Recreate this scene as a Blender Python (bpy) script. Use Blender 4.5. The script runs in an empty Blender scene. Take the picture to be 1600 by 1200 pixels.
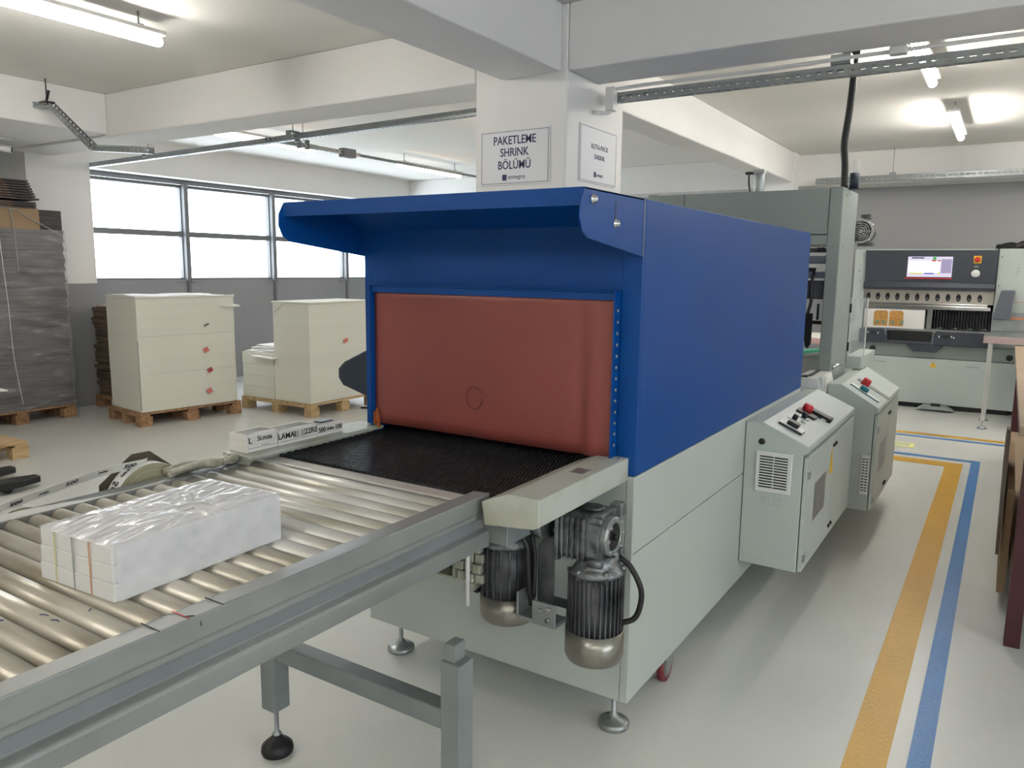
import bpy, bmesh, math, random
from mathutils import Vector, Matrix
random.seed(7)
S = bpy.context.scene
COL = S.collection
PI = math.pi

# ------------------------------------------------------------------ camera, world, exposure
cam_d = bpy.data.cameras.new('camera')
cam = bpy.data.objects.new('camera', cam_d)
COL.objects.link(cam)
cr = Vector((0.84168254, 0.53985527, 0.01125948))
cu = Vector((-0.08950914, 0.1189286, 0.98886))
cf = Vector((-0.53250221, 0.83331403, -0.14842211))
rot = Matrix((cr, cu, -cf)).transposed()
cam.matrix_world = Matrix.Translation((0, 0, 1.6)) @ rot.to_4x4()
cam_d.sensor_fit = 'HORIZONTAL'
cam_d.sensor_width = 36.0
cam_d.lens = 36.0 * 1203.8 / 1600.0
cam_d.clip_start = 0.05
cam_d.clip_end = 200
S.camera = cam

w = bpy.data.worlds.new('world'); S.world = w; w.use_nodes = True
wn = w.node_tree.nodes['Background']
wn.inputs[0].default_value = (0.82, 0.92, 1.0, 1); wn.inputs[1].default_value = 5.0
S.view_settings.view_transform = 'Standard'
S.view_settings.look = 'None'
S.view_settings.gamma = 1.0
S.view_settings.use_curve_mapping = False
S.view_settings.exposure = 0.90
TUBE_W = 42.0        # emission strength of the lamp tubes

# daylight portals just outside the windows (portals guide the sky light, they emit nothing themselves)
def portal(loc, rot_e, sx, sy):
    l = bpy.data.lights.new('window_portal', 'AREA'); l.shape = 'RECTANGLE'; l.size = sx; l.size_y = sy
    l.cycles.is_portal = True
    o = bpy.data.objects.new('window_portal', l); COL.objects.link(o); o.location = loc; o.rotation_euler = rot_e
portal((-9.42, 8.1, 2.0), (0, -PI/2, 0), 1.4, 6.2)
portal((5.12, .35, 2.0), (0, PI/2, 0), 1.2, 3.7)

# ------------------------------------------------------------------ colours and materials
def lin(h):
    h = h.lstrip('#'); v = [int(h[i:i+2], 16) / 255 for i in (0, 2, 4)]
    return tuple(x/12.92 if x <= .04045 else ((x+.055)/1.055)**2.4 for x in v) + (1,)

def mat(name, col, rough=.5, metal=0.0, var=.08, scale=6.0, bump=0.0, bscale=60.0, coat=0.0, stretch=(1,1,1), col2=None, spec=None, thr=None):
    m = bpy.data.materials.new(name); m.use_nodes = True
    nt = m.node_tree; b = nt.nodes['Principled BSDF']
    c = lin(col) if isinstance(col, str) else col
    tc = nt.nodes.new('ShaderNodeTexCoord'); mp = nt.nodes.new('ShaderNodeMapping')
    mp.inputs['Scale'].default_value = stretch
    nt.links.new(tc.outputs['Object'], mp.inputs[0])
    nz = nt.nodes.new('ShaderNodeTexNoise'); nz.inputs['Scale'].default_value = scale; nz.inputs['Detail'].default_value = 5
    nt.links.new(mp.outputs[0], nz.inputs['Vector'])
    rp = nt.nodes.new('ShaderNodeValToRGB')
    t = thr or (.3, .7)
    rp.color_ramp.elements[0].position = t[0]; rp.color_ramp.elements[1].position = t[1]
    c2 = lin(col2) if col2 else tuple(x * (1 - var) for x in c[:3]) + (1,)
    rp.color_ramp.elements[0].color = c2; rp.color_ramp.elements[1].color = c
    nt.links.new(nz.outputs['Fac'], rp.inputs[0]); nt.links.new(rp.outputs[0], b.inputs['Base Color'])
    b.inputs['Roughness'].default_value = rough; b.inputs['Metallic'].default_value = metal
    if coat: b.inputs['Coat Weight'].default_value = coat; b.inputs['Coat Roughness'].default_value = .15
    if spec is not None: b.inputs['Specular IOR Level'].default_value = spec
    if bump:
        n2 = nt.nodes.new('ShaderNodeTexNoise'); n2.inputs['Scale'].default_value = bscale; n2.inputs['Detail'].default_value = 3
        nt.links.new(mp.outputs[0], n2.inputs['Vector'])
        bp = nt.nodes.new('ShaderNodeBump'); bp.inputs['Strength'].default_value = bump; bp.inputs['Distance'].default_value = .01
        nt.links.new(n2.outputs['Fac'], bp.inputs['Height']); nt.links.new(bp.outputs[0], b.inputs['Normal'])
    return m

def emit(name, col, s):
    m = bpy.data.materials.new(name); m.use_nodes = True; nt = m.node_tree
    nt.nodes.remove(nt.nodes['Principled BSDF'])
    e = nt.nodes.new('ShaderNodeEmission'); e.inputs[0].default_value = lin(col); e.inputs[1].default_value = s
    nt.links.new(e.outputs[0], nt.nodes['Material Output'].inputs[0]); return m

def clear(name, col, streak, rough=.15, scale=9, stretch=(1,1,1), lo=.45, hi=.75, base=.06):
    """clear film or acrylic: transparent with noise-driven glossy white streaks"""
    m = bpy.data.materials.new(name); m.use_nodes = True; nt = m.node_tree
    b = nt.nodes['Principled BSDF']; b.inputs['Base Color'].default_value = lin(col); b.inputs['Roughness'].default_value = rough
    tr = nt.nodes.new('ShaderNodeBsdfTransparent'); mx = nt.nodes.new('ShaderNodeMixShader')
    tc = nt.nodes.new('ShaderNodeTexCoord'); mp = nt.nodes.new('ShaderNodeMapping'); mp.inputs['Scale'].default_value = stretch
    nz = nt.nodes.new('ShaderNodeTexNoise'); nz.inputs['Scale'].default_value = scale; nz.inputs['Detail'].default_value = 6
    mr = nt.nodes.new('ShaderNodeMapRange'); mr.inputs[1].default_value = lo; mr.inputs[2].default_value = hi
    mr.inputs[3].default_value = base; mr.inputs[4].default_value = streak
    nt.links.new(tc.outputs['Object'], mp.inputs[0]); nt.links.new(mp.outputs[0], nz.inputs['Vector'])
    nt.links.new(nz.outputs['Fac'], mr.inputs[0]); nt.links.new(mr.outputs[0], mx.inputs[0])
    nt.links.new(tr.outputs[0], mx.inputs[1]); nt.links.new(b.outputs[0], mx.inputs[2])
    nt.links.new(mx.outputs[0], nt.nodes['Material Output'].inputs[0]); return m

WALL   = mat('white_plaster', '#e6e5e3', .85, var=.05, scale=1.5, bump=.12, bscale=40)
CEIL   = mat('ceiling_paint', '#e4e2dd', .9, var=.07, scale=.8, bump=.10, bscale=25)
GREYW  = mat('grey_wall_paint', '#8f8f92', .8, var=.05, scale=1.5)
BACKW  = mat('back_wall_paint', '#a9a9aa', .85, var=.05, scale=1.2)
FLOOR  = mat('epoxy_floor', '#dcddd8', .27, var=.13, scale=1.1, bump=.10, bscale=55, spec=.45)
YEL    = mat('yellow_floor_paint', '#d3a11f', .33, var=.08, scale=3, bump=.25, bscale=60)
BLU    = mat('blue_floor_paint', '#3d7fc0', .33, var=.12, scale=3, bump=.25, bscale=60)
LYEL   = mat('pale_yellow_marking', '#dfe08a', .5)
WINF   = mat('grey_window_frame', '#6f7073', .5, var=.04)
MACH   = mat('pale_grey_machine_paint', '#b9c1bc', .38, var=.06, scale=2.2, spec=.4)
MACHD  = mat('stained_machine_paint', '#b5bab2', .42, var=.3, scale=3.5, col2='#8f8c74', thr=(.32, .6))
MGREY  = mat('grey_green_machine_paint', '#929b97', .4, var=.04, scale=2)
BLUE   = mat('blue_machine_paint', '#00448c', .40, var=.10, scale=2.0, bump=.03, bscale=220, spec=.28)
DBLUE  = mat('dark_navy_cover', '#1b2a3a', .45)
CURT   = mat('red_brown_silicone', '#8e4a44', .34, var=.16, scale=1.8, bump=.05, bscale=5, spec=.45)
CURTL  = mat('curtain_ring_mark', '#5a2a24', .6)
BELT   = mat('black_belt_plastic', '#212327', .28, var=.3, scale=14)
ROLL   = mat('zinc_roller', '#d2cdc1', .34, .42, var=.2, scale=2.5, stretch=(1,6,1), col2='#8f8774', thr=(.30,.62))
ROLLW  = mat('worn_bright_roller', '#cfcec8', .38, .35, var=.2, scale=2.5, stretch=(1,6,1), col2='#a29b84', thr=(.25,.55))
STEEL  = mat('galvanised_steel', '#a4a9aa', .38, .75, var=.2, scale=7)
RAIL   = mat('grey_rail_steel', '#969a99', .42, .35, var=.18, scale=3, stretch=(2,1,2), col2='#7e8180')
RAILIN = mat('grey_rail_web', '#80868a', .5, .2, var=.22, scale=4)
LEG    = mat('grey_leg_paint', '#8a9192', .45, .2, var=.2, scale=6)
CHROME = mat('bright_steel', '#c8c8c6', .18, 1.0, var=.05)
MOTOR  = mat('cast_aluminium', '#93979a', .38, .75, var=.35, scale=22, bump=.3, bscale=70, col2='#3c3e40')
MOTORD = mat('dark_motor_body', '#6c6f73', .42, .5, var=.4, scale=10, col2='#303236')
FANC   = mat('fan_cover_steel', '#918f87', .3, .8, var=.12, scale=6)
RUBBER = mat('black_rubber', '#161719', .5, var=.2)
BLACK  = mat('black_plastic', '#1a1b1e', .4, var=.1)
DARK   = mat('dark_slate_panel', '#343a44', .42, var=.05)
RED    = mat('red_plastic', '#c4242a', .35, var=.05)
MAROON = mat('maroon_steel', '#4a1e22', .45, var=.15)
TEAL   = mat('teal_plastic', '#17727c', .4)
YPL    = mat('yellow_plastic', '#e0b52a', .45)
WHITE  = mat('white_plastic', '#dededb', .4, var=.03)
PAPER  = mat('cream_paper_stack', '#e3e2d6', .8, var=.05, scale=2, bump=.25, bscale=120, stretch=(.2,.2,6))
PAPERW = mat('white_paper', '#e4e2dd', .7, var=.04, scale=3, bump=.2, bscale=140, stretch=(.2,.2,5))
PINKT  = mat('pink_paper_tab', '#d97a72', .7)
REDT   = mat('dark_red_paper_tab', '#a8444a', .7)
GRYT   = mat('grey_paper_tab', '#7b7068', .7)
WOOD   = mat('pallet_wood', '#b08a66', .75, var=.3, scale=5, stretch=(1,6,6), col2='#7c5c40', bump=.2, bscale=30)
WOODL  = mat('pale_pallet_wood', '#cdb48c', .7, var=.2, scale=5, stretch=(6,1,6), col2='#a5865c', bump=.15, bscale=30)
BENCHW = mat('bench_plywood', '#a58f78', .6, var=.15, scale=4)
CARD   = mat('cardboard', '#9c8265', .8, var=.12, scale=4, bump=.1)
CARDD  = mat('dark_printed_board', '#565151', .6, var=.25, scale=5, stretch=(.3,.3,26), col2='#2f2b2c', bump=.3, bscale=26)
CARDB  = mat('brown_board_stack', '#8a7562', .7, var=.5, scale=4, stretch=(.5,.5,20), col2='#2c2625', bump=.3, bscale=20)
EDGEB  = mat('board_edge_brown', '#8d7364', .75, var=.3)
LABT   = mat('dark_print_ink', '#25232a', .6, var=0.0)
INK    = mat('navy_sign_ink', '#2b2757', .6, var=0.0)
SIGN   = mat('sign_paper', '#dedfe2', .55, var=.02)
SIGNL  = mat('sign_border_line', '#55606c', .6)
TAPEC  = mat('wound_tape_edge', '#aaa78a', .7, var=.1, scale=3)
TAPEP  = mat('printed_tape_paper', '#efefea', .5, var=.03)
HEXC   = mat('dark_brown_card_disc', '#4d4439', .7)
GLASS  = clear('window_glass', '#eef2f4', .06, .05, base=.03)
ACRY   = clear('clear_acrylic', '#dfe4e6', .45, .12, scale=4, stretch=(3,3,.6), base=.16)
WRAP   = clear('stretch_wrap', '#c9c8ca', .6, .28, scale=3.2, stretch=(1.2,1.2,5), lo=.40, hi=.9, base=.16)
SHRNK  = clear('shrink_film', '#ececf0', .62, .14, scale=5, stretch=(4,1.2,2), lo=.35, hi=.75, base=.38)
PKG    = mat('white_book_block', '#d6d6d4', .65, var=.03, scale=3)
TUBE   = emit('lamp_tube_glow', '#fffaf2', TUBE_W)
TUBEW  = emit('warm_lamp_tube_glow', '#ffe6d0', TUBE_W*.16)
SCREEN = emit('screen_glow', '#e2dcf0', .55)

# ------------------------------------------------------------------ mesh helpers
def box(bm, x0, x1, y0, y1, z0, z1, mi=0, M=None):
    vs = [bm.verts.new((x, y, z)) for x in (x0, x1) for y in (y0, y1) for z in (z0, z1)]
    if M is not None:
        for v in vs: v.co = M @ v.co
    for q in ((0,1,3,2), (4,6,7,5), (0,4,5,1), (2,3,7,6), (0,2,6,4), (1,5,7,3)):
        f = bm.faces.new([vs[i] for i in q]); f.material_index = mi
    return bm

def prism(bm, pts, axis, a, b, mi=0):
    """2-D outline extruded along an axis; pts are the two remaining coordinates in x,y,z order"""
    def P(p, t):
        c = list(p); c.insert(axis, t); return c
    A = [bm.verts.new(P(p, a)) for p in pts]; B = [bm.verts.new(P(p, b)) for p in pts]
    n = len(pts)
    for i in range(n):
        f = bm.faces.new((A[i], A[(i+1) % n], B[(i+1) % n], B[i])); f.material_index = mi
    f = bm.faces.new(A[::-1]); f.material_index = mi
    f = bm.faces.new(B); f.material_index = mi
    return bm

def frame_of(d):
    d = d.normalized(); u = d.orthogonal().normalized() if abs(d.z) > .9 else d.cross(Vector((0,0,1))).normalized()
    return u, d.cross(u).normalized()

def cyl(bm, p0, p1, r, seg=20, r2=None, mi=0, smooth=True):
    p0 = Vector(p0); p1 = Vector(p1); u, v = frame_of(p1 - p0); r2 = r if r2 is None else r2
    A = [bm.verts.new(p0 + (u*math.cos(2*PI*i/seg) + v*math.sin(2*PI*i/seg))*r) for i in range(seg)]
    B = [bm.verts.new(p1 + (u*math.cos(2*PI*i/seg) + v*math.sin(2*PI*i/seg))*r2) for i in range(seg)]
    for i in range(seg):
        f = bm.faces.new((A[i], A[(i+1) % seg], B[(i+1) % seg], B[i])); f.material_index = mi; f.smooth = smooth
    f = bm.faces.new(A[::-1]); f.material_index = mi
    f = bm.faces.new(B); f.material_index = mi
    return bm

def lathe(bm, c, prof, axis=2, seg=28, mi=0, closed=False):
    """prof: list of (r, t) along the axis from point c"""
    c = Vector(c); rings = []
    e = [Vector((1,0,0)), Vector((0,1,0)), Vector((0,0,1))]
    d = e[axis]; u = e[(axis+1) % 3]; v = e[(axis+2) % 3]
    for r, t in prof:
        rings.append([bm.verts.new(c + d*t + (u*math.cos(2*PI*i/seg) + v*math.sin(2*PI*i/seg))*max(r, 1e-4)) for i in range(seg)])
    for a, b in zip(rings, rings[1:] + (rings[:1] if closed else [])):
        for i in range(seg):
            f = bm.faces.new((a[i], a[(i+1) % seg], b[(i+1) % seg], b[i])); f.material_index = mi; f.smooth = not closed
    if closed: return bm
    bm.faces.new(rings[0][::-1]).material_index = mi; bm.faces.new(rings[-1]).material_index = mi
    return bm

def smoothpath(pts, n=8):
    pts = [Vector(p) for p in pts]; out = []
    P = [pts[0]*2 - pts[1]] + pts + [pts[-1]*2 - pts[-2]]
    for i in range(1, len(P)-2):
        for k in range(n):
            t = k/n; a, b, c, d = P[i-1], P[i], P[i+1], P[i+2]
            out.append(.5*((2*b) + (c-a)*t + (2*a-5*b+4*c-d)*t*t + (3*b-a-3*c+d)*t**3))
    out.append(pts[-1]); return out

def tube(bm, pts, r, seg=10, n=8, mi=0, flat=None):
    P = smoothpath(pts, n); rings = []; u0 = None
    for i, p in enumerate(P):
        d = (P[min(i+1, len(P)-1)] - P[max(i-1, 0)]).normalized()
        if u0 is None: u0 = d.orthogonal().normalized()
        u = (u0 - d*u0.dot(d)).normalized(); u0 = u; v = d.cross(u)
        a, b = (r, r) if flat is None else (flat[0], flat[1])
        rings.append([bm.verts.new(p + u*math.cos(2*PI*k/seg)*a + v*math.sin(2*PI*k/seg)*b) for k in range(seg)])
    for a, b in zip(rings, rings[1:]):
        for k in range(seg):
            f = bm.faces.new((a[k], a[(k+1) % seg], b[(k+1) % seg], b[k])); f.smooth = True; f.material_index = mi
    bm.faces.new(rings[0][::-1]); bm.faces.new(rings[-1]); return bm

def ribbon(bm, pts, wvec, n=8, mi=0, th=.0006):
    """a strip of tape that follows pts, its width along wvec, with a small thickness"""
    P = smoothpath(pts, n); wv = Vector(wvec) / 2; rows = []
    for i, p in enumerate(P):
        d = (P[min(i+1, len(P)-1)] - P[max(i-1, 0)]).normalized(); nn = d.cross(wv).normalized() * th
        rows.append([bm.verts.new(p + wv + nn), bm.verts.new(p - wv + nn), bm.verts.new(p - wv - nn), bm.verts.new(p + wv - nn)])
    for a, b in zip(rows, rows[1:]):
        for k in range(4):
            f = bm.faces.new((a[k], a[(k+1) % 4], b[(k+1) % 4], b[k])); f.material_index = mi
    bm.faces.new(rows[0][::-1]); bm.faces.new(rows[-1]); return bm

def text(bm, s, size, M, ext=.0006, bold=.0, mi=0, align='CENTER', sx=1.0):
    c = bpy.data.curves.new('lettering', 'FONT'); c.body = s; c.size = size; c.extrude = ext; c.offset = bold
    c.align_x = align; c.align_y = 'CENTER'; c.resolution_u = 3
    o = bpy.data.objects.new('lettering_source', c); COL.objects.link(o)
    dg = bpy.context.evaluated_depsgraph_get()
    me = bpy.data.meshes.new_from_object(o.evaluated_get(dg))
    me.transform(M @ Matrix.Diagonal((sx, 1, 1, 1)))
    n0 = len(bm.faces); bm.from_mesh(me); bm.faces.ensure_lookup_table()
    for f in bm.faces[n0:]: f.material_index = mi
    bpy.data.objects.remove(o); bpy.data.curves.remove(c); bpy.data.meshes.remove(me)
    return bm

def basis(origin, right, up):
    """text plane: reads along right, upright along up"""
    r = Vector(right).normalized(); u = Vector(up); u = (u - r*u.dot(r)).normalized(); n = r.cross(u)
    m = Matrix((r, u, n)).transposed().to_4x4(); m.translation = Vector(origin); return m

def NB(): return bmesh.new()

def rootloc(o):
    while o.parent: o = o.parent
    return o.location.copy()

def obj(name, bm, m, parent=None, bevel=0, label=None, local=False, smooth=False, sub=0, weld=False):
    """one mesh object; world coordinates unless local"""
    if weld: bmesh.ops.remove_doubles(bm, verts=bm.verts, dist=1e-5)
    bmesh.ops.recalc_face_normals(bm, faces=bm.faces)
    if parent and not local: bm.transform(Matrix.Translation(-rootloc(parent)))
    # origin at the mesh's own centre for top-level meshes and first-level parts
    off = Vector((0, 0, 0))
    me = bpy.data.meshes.new(name)
    if parent is None and not local and len(bm.verts):
        xs = [v.co for v in bm.verts]
        off = Vector((sum((min(v[i] for v in xs), max(v[i] for v in xs)))/2 for i in (0, 1))); off = Vector((off[0], off[1], min(v[2] for v in xs)))
        bm.transform(Matrix.Translation(-off))
    bm.to_mesh(me); bm.free()
    for mm in (m if isinstance(m, (list, tuple)) else [m]): me.materials.append(mm)
    o = bpy.data.objects.new(name, me); COL.objects.link(o); o.location = off
    if parent: o.parent = parent
    if bevel:
        b = o.modifiers.new('bevel', 'BEVEL'); b.width = bevel; b.segments = 2; b.limit_method = 'ANGLE'; b.angle_limit = .7
    if sub:
        s = o.modifiers.new('sub', 'SUBSURF'); s.levels = s.render_levels = sub
    if smooth:
        for p in me.polygons: p.use_smooth = True
    if label: o['label'] = label
    return o

def thing(name, label, cat, loc=(0,0,0), rz=0, group=None):
    o = bpy.data.objects.new(name, None); COL.objects.link(o); o.empty_display_size = .1
    o.location = loc; o.rotation_euler = (0, 0, rz); o['label'] = label; o['category'] = cat
    if group: o['group'] = group
    return o

def tag(o, label, cat, group=None, kind=None):
    o['label'] = label; o['category'] = cat
    if group: o['group'] = group
    if kind: o['kind'] = kind
    return o

def struct(name, bm, m, parent=None, bevel=0, label=None):
    o = obj(name, bm, m, parent, bevel, label)
    if parent is None: o['kind'] = 'structure'
    return o

def split(name, bm, m, parent=None, bevel=0, local=False):
    """every loose piece of bm becomes a part of its own"""
    todo = set(bm.verts); bm.verts.ensure_lookup_table(); out = []
    while todo:
        st = [todo.pop()]; isl = set(st)
        while st:
            v = st.pop()
            for e in v.link_edges:
                q = e.other_vert(v)
                if q in todo: todo.discard(q); isl.add(q); st.append(q)
        nb = bmesh.new(); mp = {v: nb.verts.new(v.co) for v in isl}
        for f in bm.faces:
            if f.verts[0] in isl:
                g = nb.faces.new([mp[v] for v in f.verts]); g.material_index = f.material_index; g.smooth = f.smooth
        out.append(obj(name, nb, m, parent, bevel, local=local))
    bm.free(); return out

def kids(o): return [c for c in bpy.data.objects if c.parent == o]
def dup(o, parent=None, loc=None, rz=None, label=None, group=None):
    c = o.copy(); COL.objects.link(c)
    if parent: c.parent = parent
    if loc is not None: c.location = loc
    if rz is not None: c.rotation_euler = (0, 0, rz)
    if label: c['label'] = label
    if group: c['group'] = group
    for k in kids(o):
        if k is not c: dup(k, c)
    return c

# ================================================================== THE ROOM
ZB, ZC = 2.73, 3.10
XW, XE, YN, YS = -9.3, 5.0, 11.3, -4.5
struct('floor', box(NB(), XW-.3, XE+.3, YS-.3, YN+.3, -.12, 0), FLOOR)
struct('ceiling', box(NB(), XW-.3, XE+.3, YS-.3, YN+.3, ZC, ZC+.15), CEIL)
def stripe(name, pts, m, lab):
    b = NB(); prism(b, pts, 2, .0004, .0025); o = struct(name, b, m, label=lab); return o
fl = bpy.data.objects['floor']
def band(x0, x1, y0, y1): return [(x0, y0), (x1, y0), (x1, y1), (x0, y1)]
stripe('trim_1', [(-.325, -2), (-.20, -2), (-.20, 7.42), (-1.6, 7.42), (-1.6, 7.25), (-.325, 7.25)], YEL, 'wide yellow walkway stripe painted on the floor')
stripe('trim_2', [(-.145, -2), (-.078, -2), (-.078, 7.60), (-1.6, 7.60), (-1.6, 7.53), (-.145, 7.53)], BLU, 'blue walkway line painted beside the yellow stripe')
stripe('trim_3', band(-1.6, 2.6, 8.58, 8.68), YEL, 'thin yellow stripe painted in front of the cutter')
stripe('trim_4', band(-1.6, 2.6, 8.44, 8.51), BLU, 'thin blue line painted in front of the cutter')
b = NB()
for (x0, x1, y0, y1) in ((-1.3, -.62, 8.02, 8.06), (-1.3, -.62, 7.86, 7.90), (-.66, -.62, 7.9, 8.02), (-1.3, -.66, 7.95, 7.97)): box(b, x0, x1, y0, y1, .0004, .0025)
struct('trim_5', b, LYEL, label='small pale yellow floor outline between the stripes')

# walls
b = NB()
box(b, XW-.25, XW, YS, 4.85, 0, ZC); box(b, XW-.25, XW, 4.85, YN, 2.68, ZC); box(b, XW-.25, XW, 4.85, YN, 0, 1.40, 1)
struct('wall_left', b, [WALL, GREYW])
struct('wall_back', box(NB(), XW-.25, XE+.25, YN, YN+.25, 0, ZC), BACKW)
struct('wall_front', box(NB(), XW-.25, XE+.25, YS-.25, YS, 0, ZC), WALL)
b = NB(); box(b, XE, XE+.25, YS, YN, 0, 1.4); box(b, XE, XE+.25, YS, YN, 2.6, ZC); box(b, XE, XE+.25, YS, -1.5, 1.4, 2.6); box(b, XE, XE+.25, 2.2, YN, 1.4, 2.6)
for y in (-.3, 1.0): box(b, XE, XE+.1, y-.05, y+.05, 1.4, 2.6)
struct('wall_right', b, WALL)
# beams, columns
b = NB(); box(b, -8.7, -2.90, 4.08, 4.49, ZB, ZC); struct('trim_6', b, WALL, label='white ceiling beam left of the column', bevel=.012)
b = NB(); box(b, -2.25, XE, 4.08, 4.49, ZB, ZC); struct('trim_7', b, WALL, label='white ceiling beam right of the column', bevel=.012)
b = NB(); box(b, -2.72, -2.29, YS, 4.08, ZB, ZC); struct('trim_8', b, WALL, label='white ceiling beam running forward from the column', bevel=.012)
b = NB(); box(b, -2.76, -2.46, 4.85, 10.75, ZB, ZC); struct('trim_9', b, WALL, label='white ceiling beam running back from the column', bevel=.012)
b = NB(); box(b, XW, XE, 10.75, YN, ZB-.03, ZC); struct('trim_10', b, WALL, label='white ceiling beam above the paper cutter', bevel=.012)
b = NB(); box(b, XW, XW+.22, 4.87, 10.75, 2.70, ZC); struct('trim_11', b, WALL, label='white lintel beam over the windows')
b = NB(); box(b, -8.7, -6.95, YS, 4.08, ZB+.02, ZC); struct('trim_12', b, WALL, label='dropped ceiling beam along the left wall', bevel=.012)
b = NB(); box(b, -2.90, -2.25, 4.08, 4.85, 0, ZC); struct('trim_13', b, WALL, label='square white column behind the blue machine', bevel=.014)
b = NB(); box(b, XW, -8.7, 4.2, 4.87, 1.38, ZC); box(b, XW, -8.698, 4.198, 4.872, 0, 1.38, 1); struct('trim_14', b, [WALL, GREYW], label='white wall column with grey base')
b = NB(); box(b, -2.95, -2.45, 10.45, 10.75, 0, ZC); struct('trim_15', b, WALL, label='far column at the back wall')

# windows: each with frame, mullion, handle and panes
ys = [5.02, 6.45, 7.90, 9.40, 10.75]
for i in range(4):
    y0, y1 = ys[i], ys[i+1]; n = i + 1
    fx0, fx1 = XW-.10, XW-.03
    b = NB()
    box(b, fx0, fx1, y0, y0+.045, 1.40, 2.64); box(b, fx0, fx1, y1-.045, y1, 1.40, 2.64)
    box(b, fx0, fx1, y0+.045, y1-.045, 1.40, 1.425); box(b, fx0, fx1, y0+.045, y1-.045, 2.60, 2.64)
    box(b, fx0, fx1, y0+.045, y1-.045, 1.965, 2.035)
    wdw = struct('window_%d' % n, b, WINF)
    for z0, z1 in ((1.425, 1.965), (2.035, 2.60)):
        p = box(NB(), fx0+.03, fx0+.036, y0+.045, y1-.045, z0, z1)
        obj('pane', p, GLASS, wdw)
    h = NB(); box(h, fx1, fx1+.05, y1-.16, y1-.04, 1.37, 1.385); box(h, fx1, fx1+.05, y0+.04, y0+.16, 1.37, 1.385)
    split('latch', h, STEEL, wdw)
b = NB(); box(b, XW-.02, XW+.02, 4.87, 10.75, 2.64, 2.70); box(b, XW-.03, XW+.04, 4.87, 10.75, 2.70, 2.79)
for y in ys[1:4]: box(b, XW-.03, XW+.03, y-.02, y+.02, .9, 1.40); box(b, XW-.03, XW+.035, y-.03, y+.03, 1.40, 2.66)
struct('trim_16', b, WINF, label='grey window head rail and mullion posts')

# ================================================================== LAMPS
def lamp(x, y0, y1, z, lab, warm=False, axis='y'):
    t = thing('tube_light', lab, 'lamp', (x, (y0+y1)/2, z), 0, 'ceiling tube lights')
    h = (y1-y0)/2
    obj('housing', box(NB(), -.048, .048, -h-.01, h+.01, .034, .060), WHITE, t, .006, local=True)
    b = NB(); lathe(b, (0, 0, .0), [(.001, -h), (.022, -h+.003), (.03, -h+.02), (.03, h-.02), (.022, h-.003), (.001, h)], 1, 14)
    obj('diffuser', b, TUBEW if warm else TUBE, t, local=True)
    for s in (-1, 1):
        b = NB(); cyl(b, (0, s*h*.8, .055), (0, s*h*.8, ZC-z), .006, 6); box(b, -.03, .03, s*h*.8-.015, s*h*.8+.015, .058, .072); obj('bracket', b, STEEL, t, local=True)
    return t
lamp(-4.55, 1.60, 3.05, 2.955, 'long tube light on the ceiling at the upper left')
lamp(-.60, 5.35, 6.55, 2.955, 'tube light seen through the right hand cable channel')
lamp(-.55, 7.95, 9.25, 2.955, 'tube light above the paper cutter')
lamp(-6.95, 5.2, 6.55, 2.93, 'tube light beside the cable channel near the windows', True)
lamp(-6.95, 8.0, 9.4, 2.93, 'tube light hidden behind the column near the windows', True)
lamp(-4.55, -2.6, -1.2, 2.955, 'added unseen tube light overhead behind the viewer at left')  # out-of-view lamp, added because the room needs its light
lamp(-.9, -2.6, -1.2, 2.955, 'added unseen tube light overhead behind the viewer')  # unseen lamp added behind the camera to light the room
lamp(1.9, 5.4, 6.7, 2.955, 'added unseen tube light beyond the frame at the right')  # unseen lamp added to brighten the dim right side
lamp(1.9, 8.6, 10.0, 2.955, 'added unseen tube light beyond the frame right of the cutter')  # unseen lamp added to lift the dim cutter area
lamp(1.0, -3.0, -1.6, 2.955, 'added unseen tube light overhead behind the viewer, middle of its row')  # unseen lamp added for more light on the front faces
lamp(-4.4, 6.3, 7.7, 2.955, 'tube light between the column and the windows', True)
lamp(2.6, -2.6, -1.2, 2.955, 'added unseen tube light overhead behind the viewer at right')  # added out of view as fill from behind the camera

# ================================================================== CABLE CHANNELS
def channel(b, p0, p1, wd=.05, ht=.045, step=.055, vert=(0, 0, 1)):
    """perforated steel channel: slotted side web with two flanges, slots are real gaps"""
    p0 = Vector(p0); p1 = Vector(p1); d = p1 - p0; L = d.length; d.normalize(); up = Vector(vert); up = (up - d*up.dot(d)).normalized(); s = d.cross(up)
    M = Matrix((d, s, up)).transposed().to_4x4(); M.translation = p0
    t = .0025; n = max(1, int(L/step)); st = L/n
    for sy in (-wd/2, wd/2):
        box(b, 0, L, sy-t/2, sy+t/2, -ht/2, -ht*.14, 0, M); box(b, 0, L, sy-t/2, sy+t/2, ht*.14, ht/2, 0, M)
        for i in range(n): box(b, i*st, i*st+st*.42, sy-t/2, sy+t/2, -ht*.14, ht*.14, 0, M)
    box(b, 0, L, -wd/2, -wd*.15, -ht/2-t, -ht/2, 0, M); box(b, 0, L, wd*.15, wd/2, -ht/2-t, -ht/2, 0, M)
    for i in range(n): box(b, i*st, i*st+st*.42, -wd*.15, wd*.15, -ht/2-t, -ht/2, 0, M)
def hanger(b, x, y, z):
    cyl(b, (x, y, z+.03), (x, y, ZC), .004, 6); box(b, x-.03, x+.03, y-.05, y-.045, z-.03, z+.05); box(b, x-.03, x+.03, y+.045, y+.05, z-.03, z+.05); box(b, x-.03, x+.03, y-.05, y+.05, z+.045, z+.05)

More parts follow.
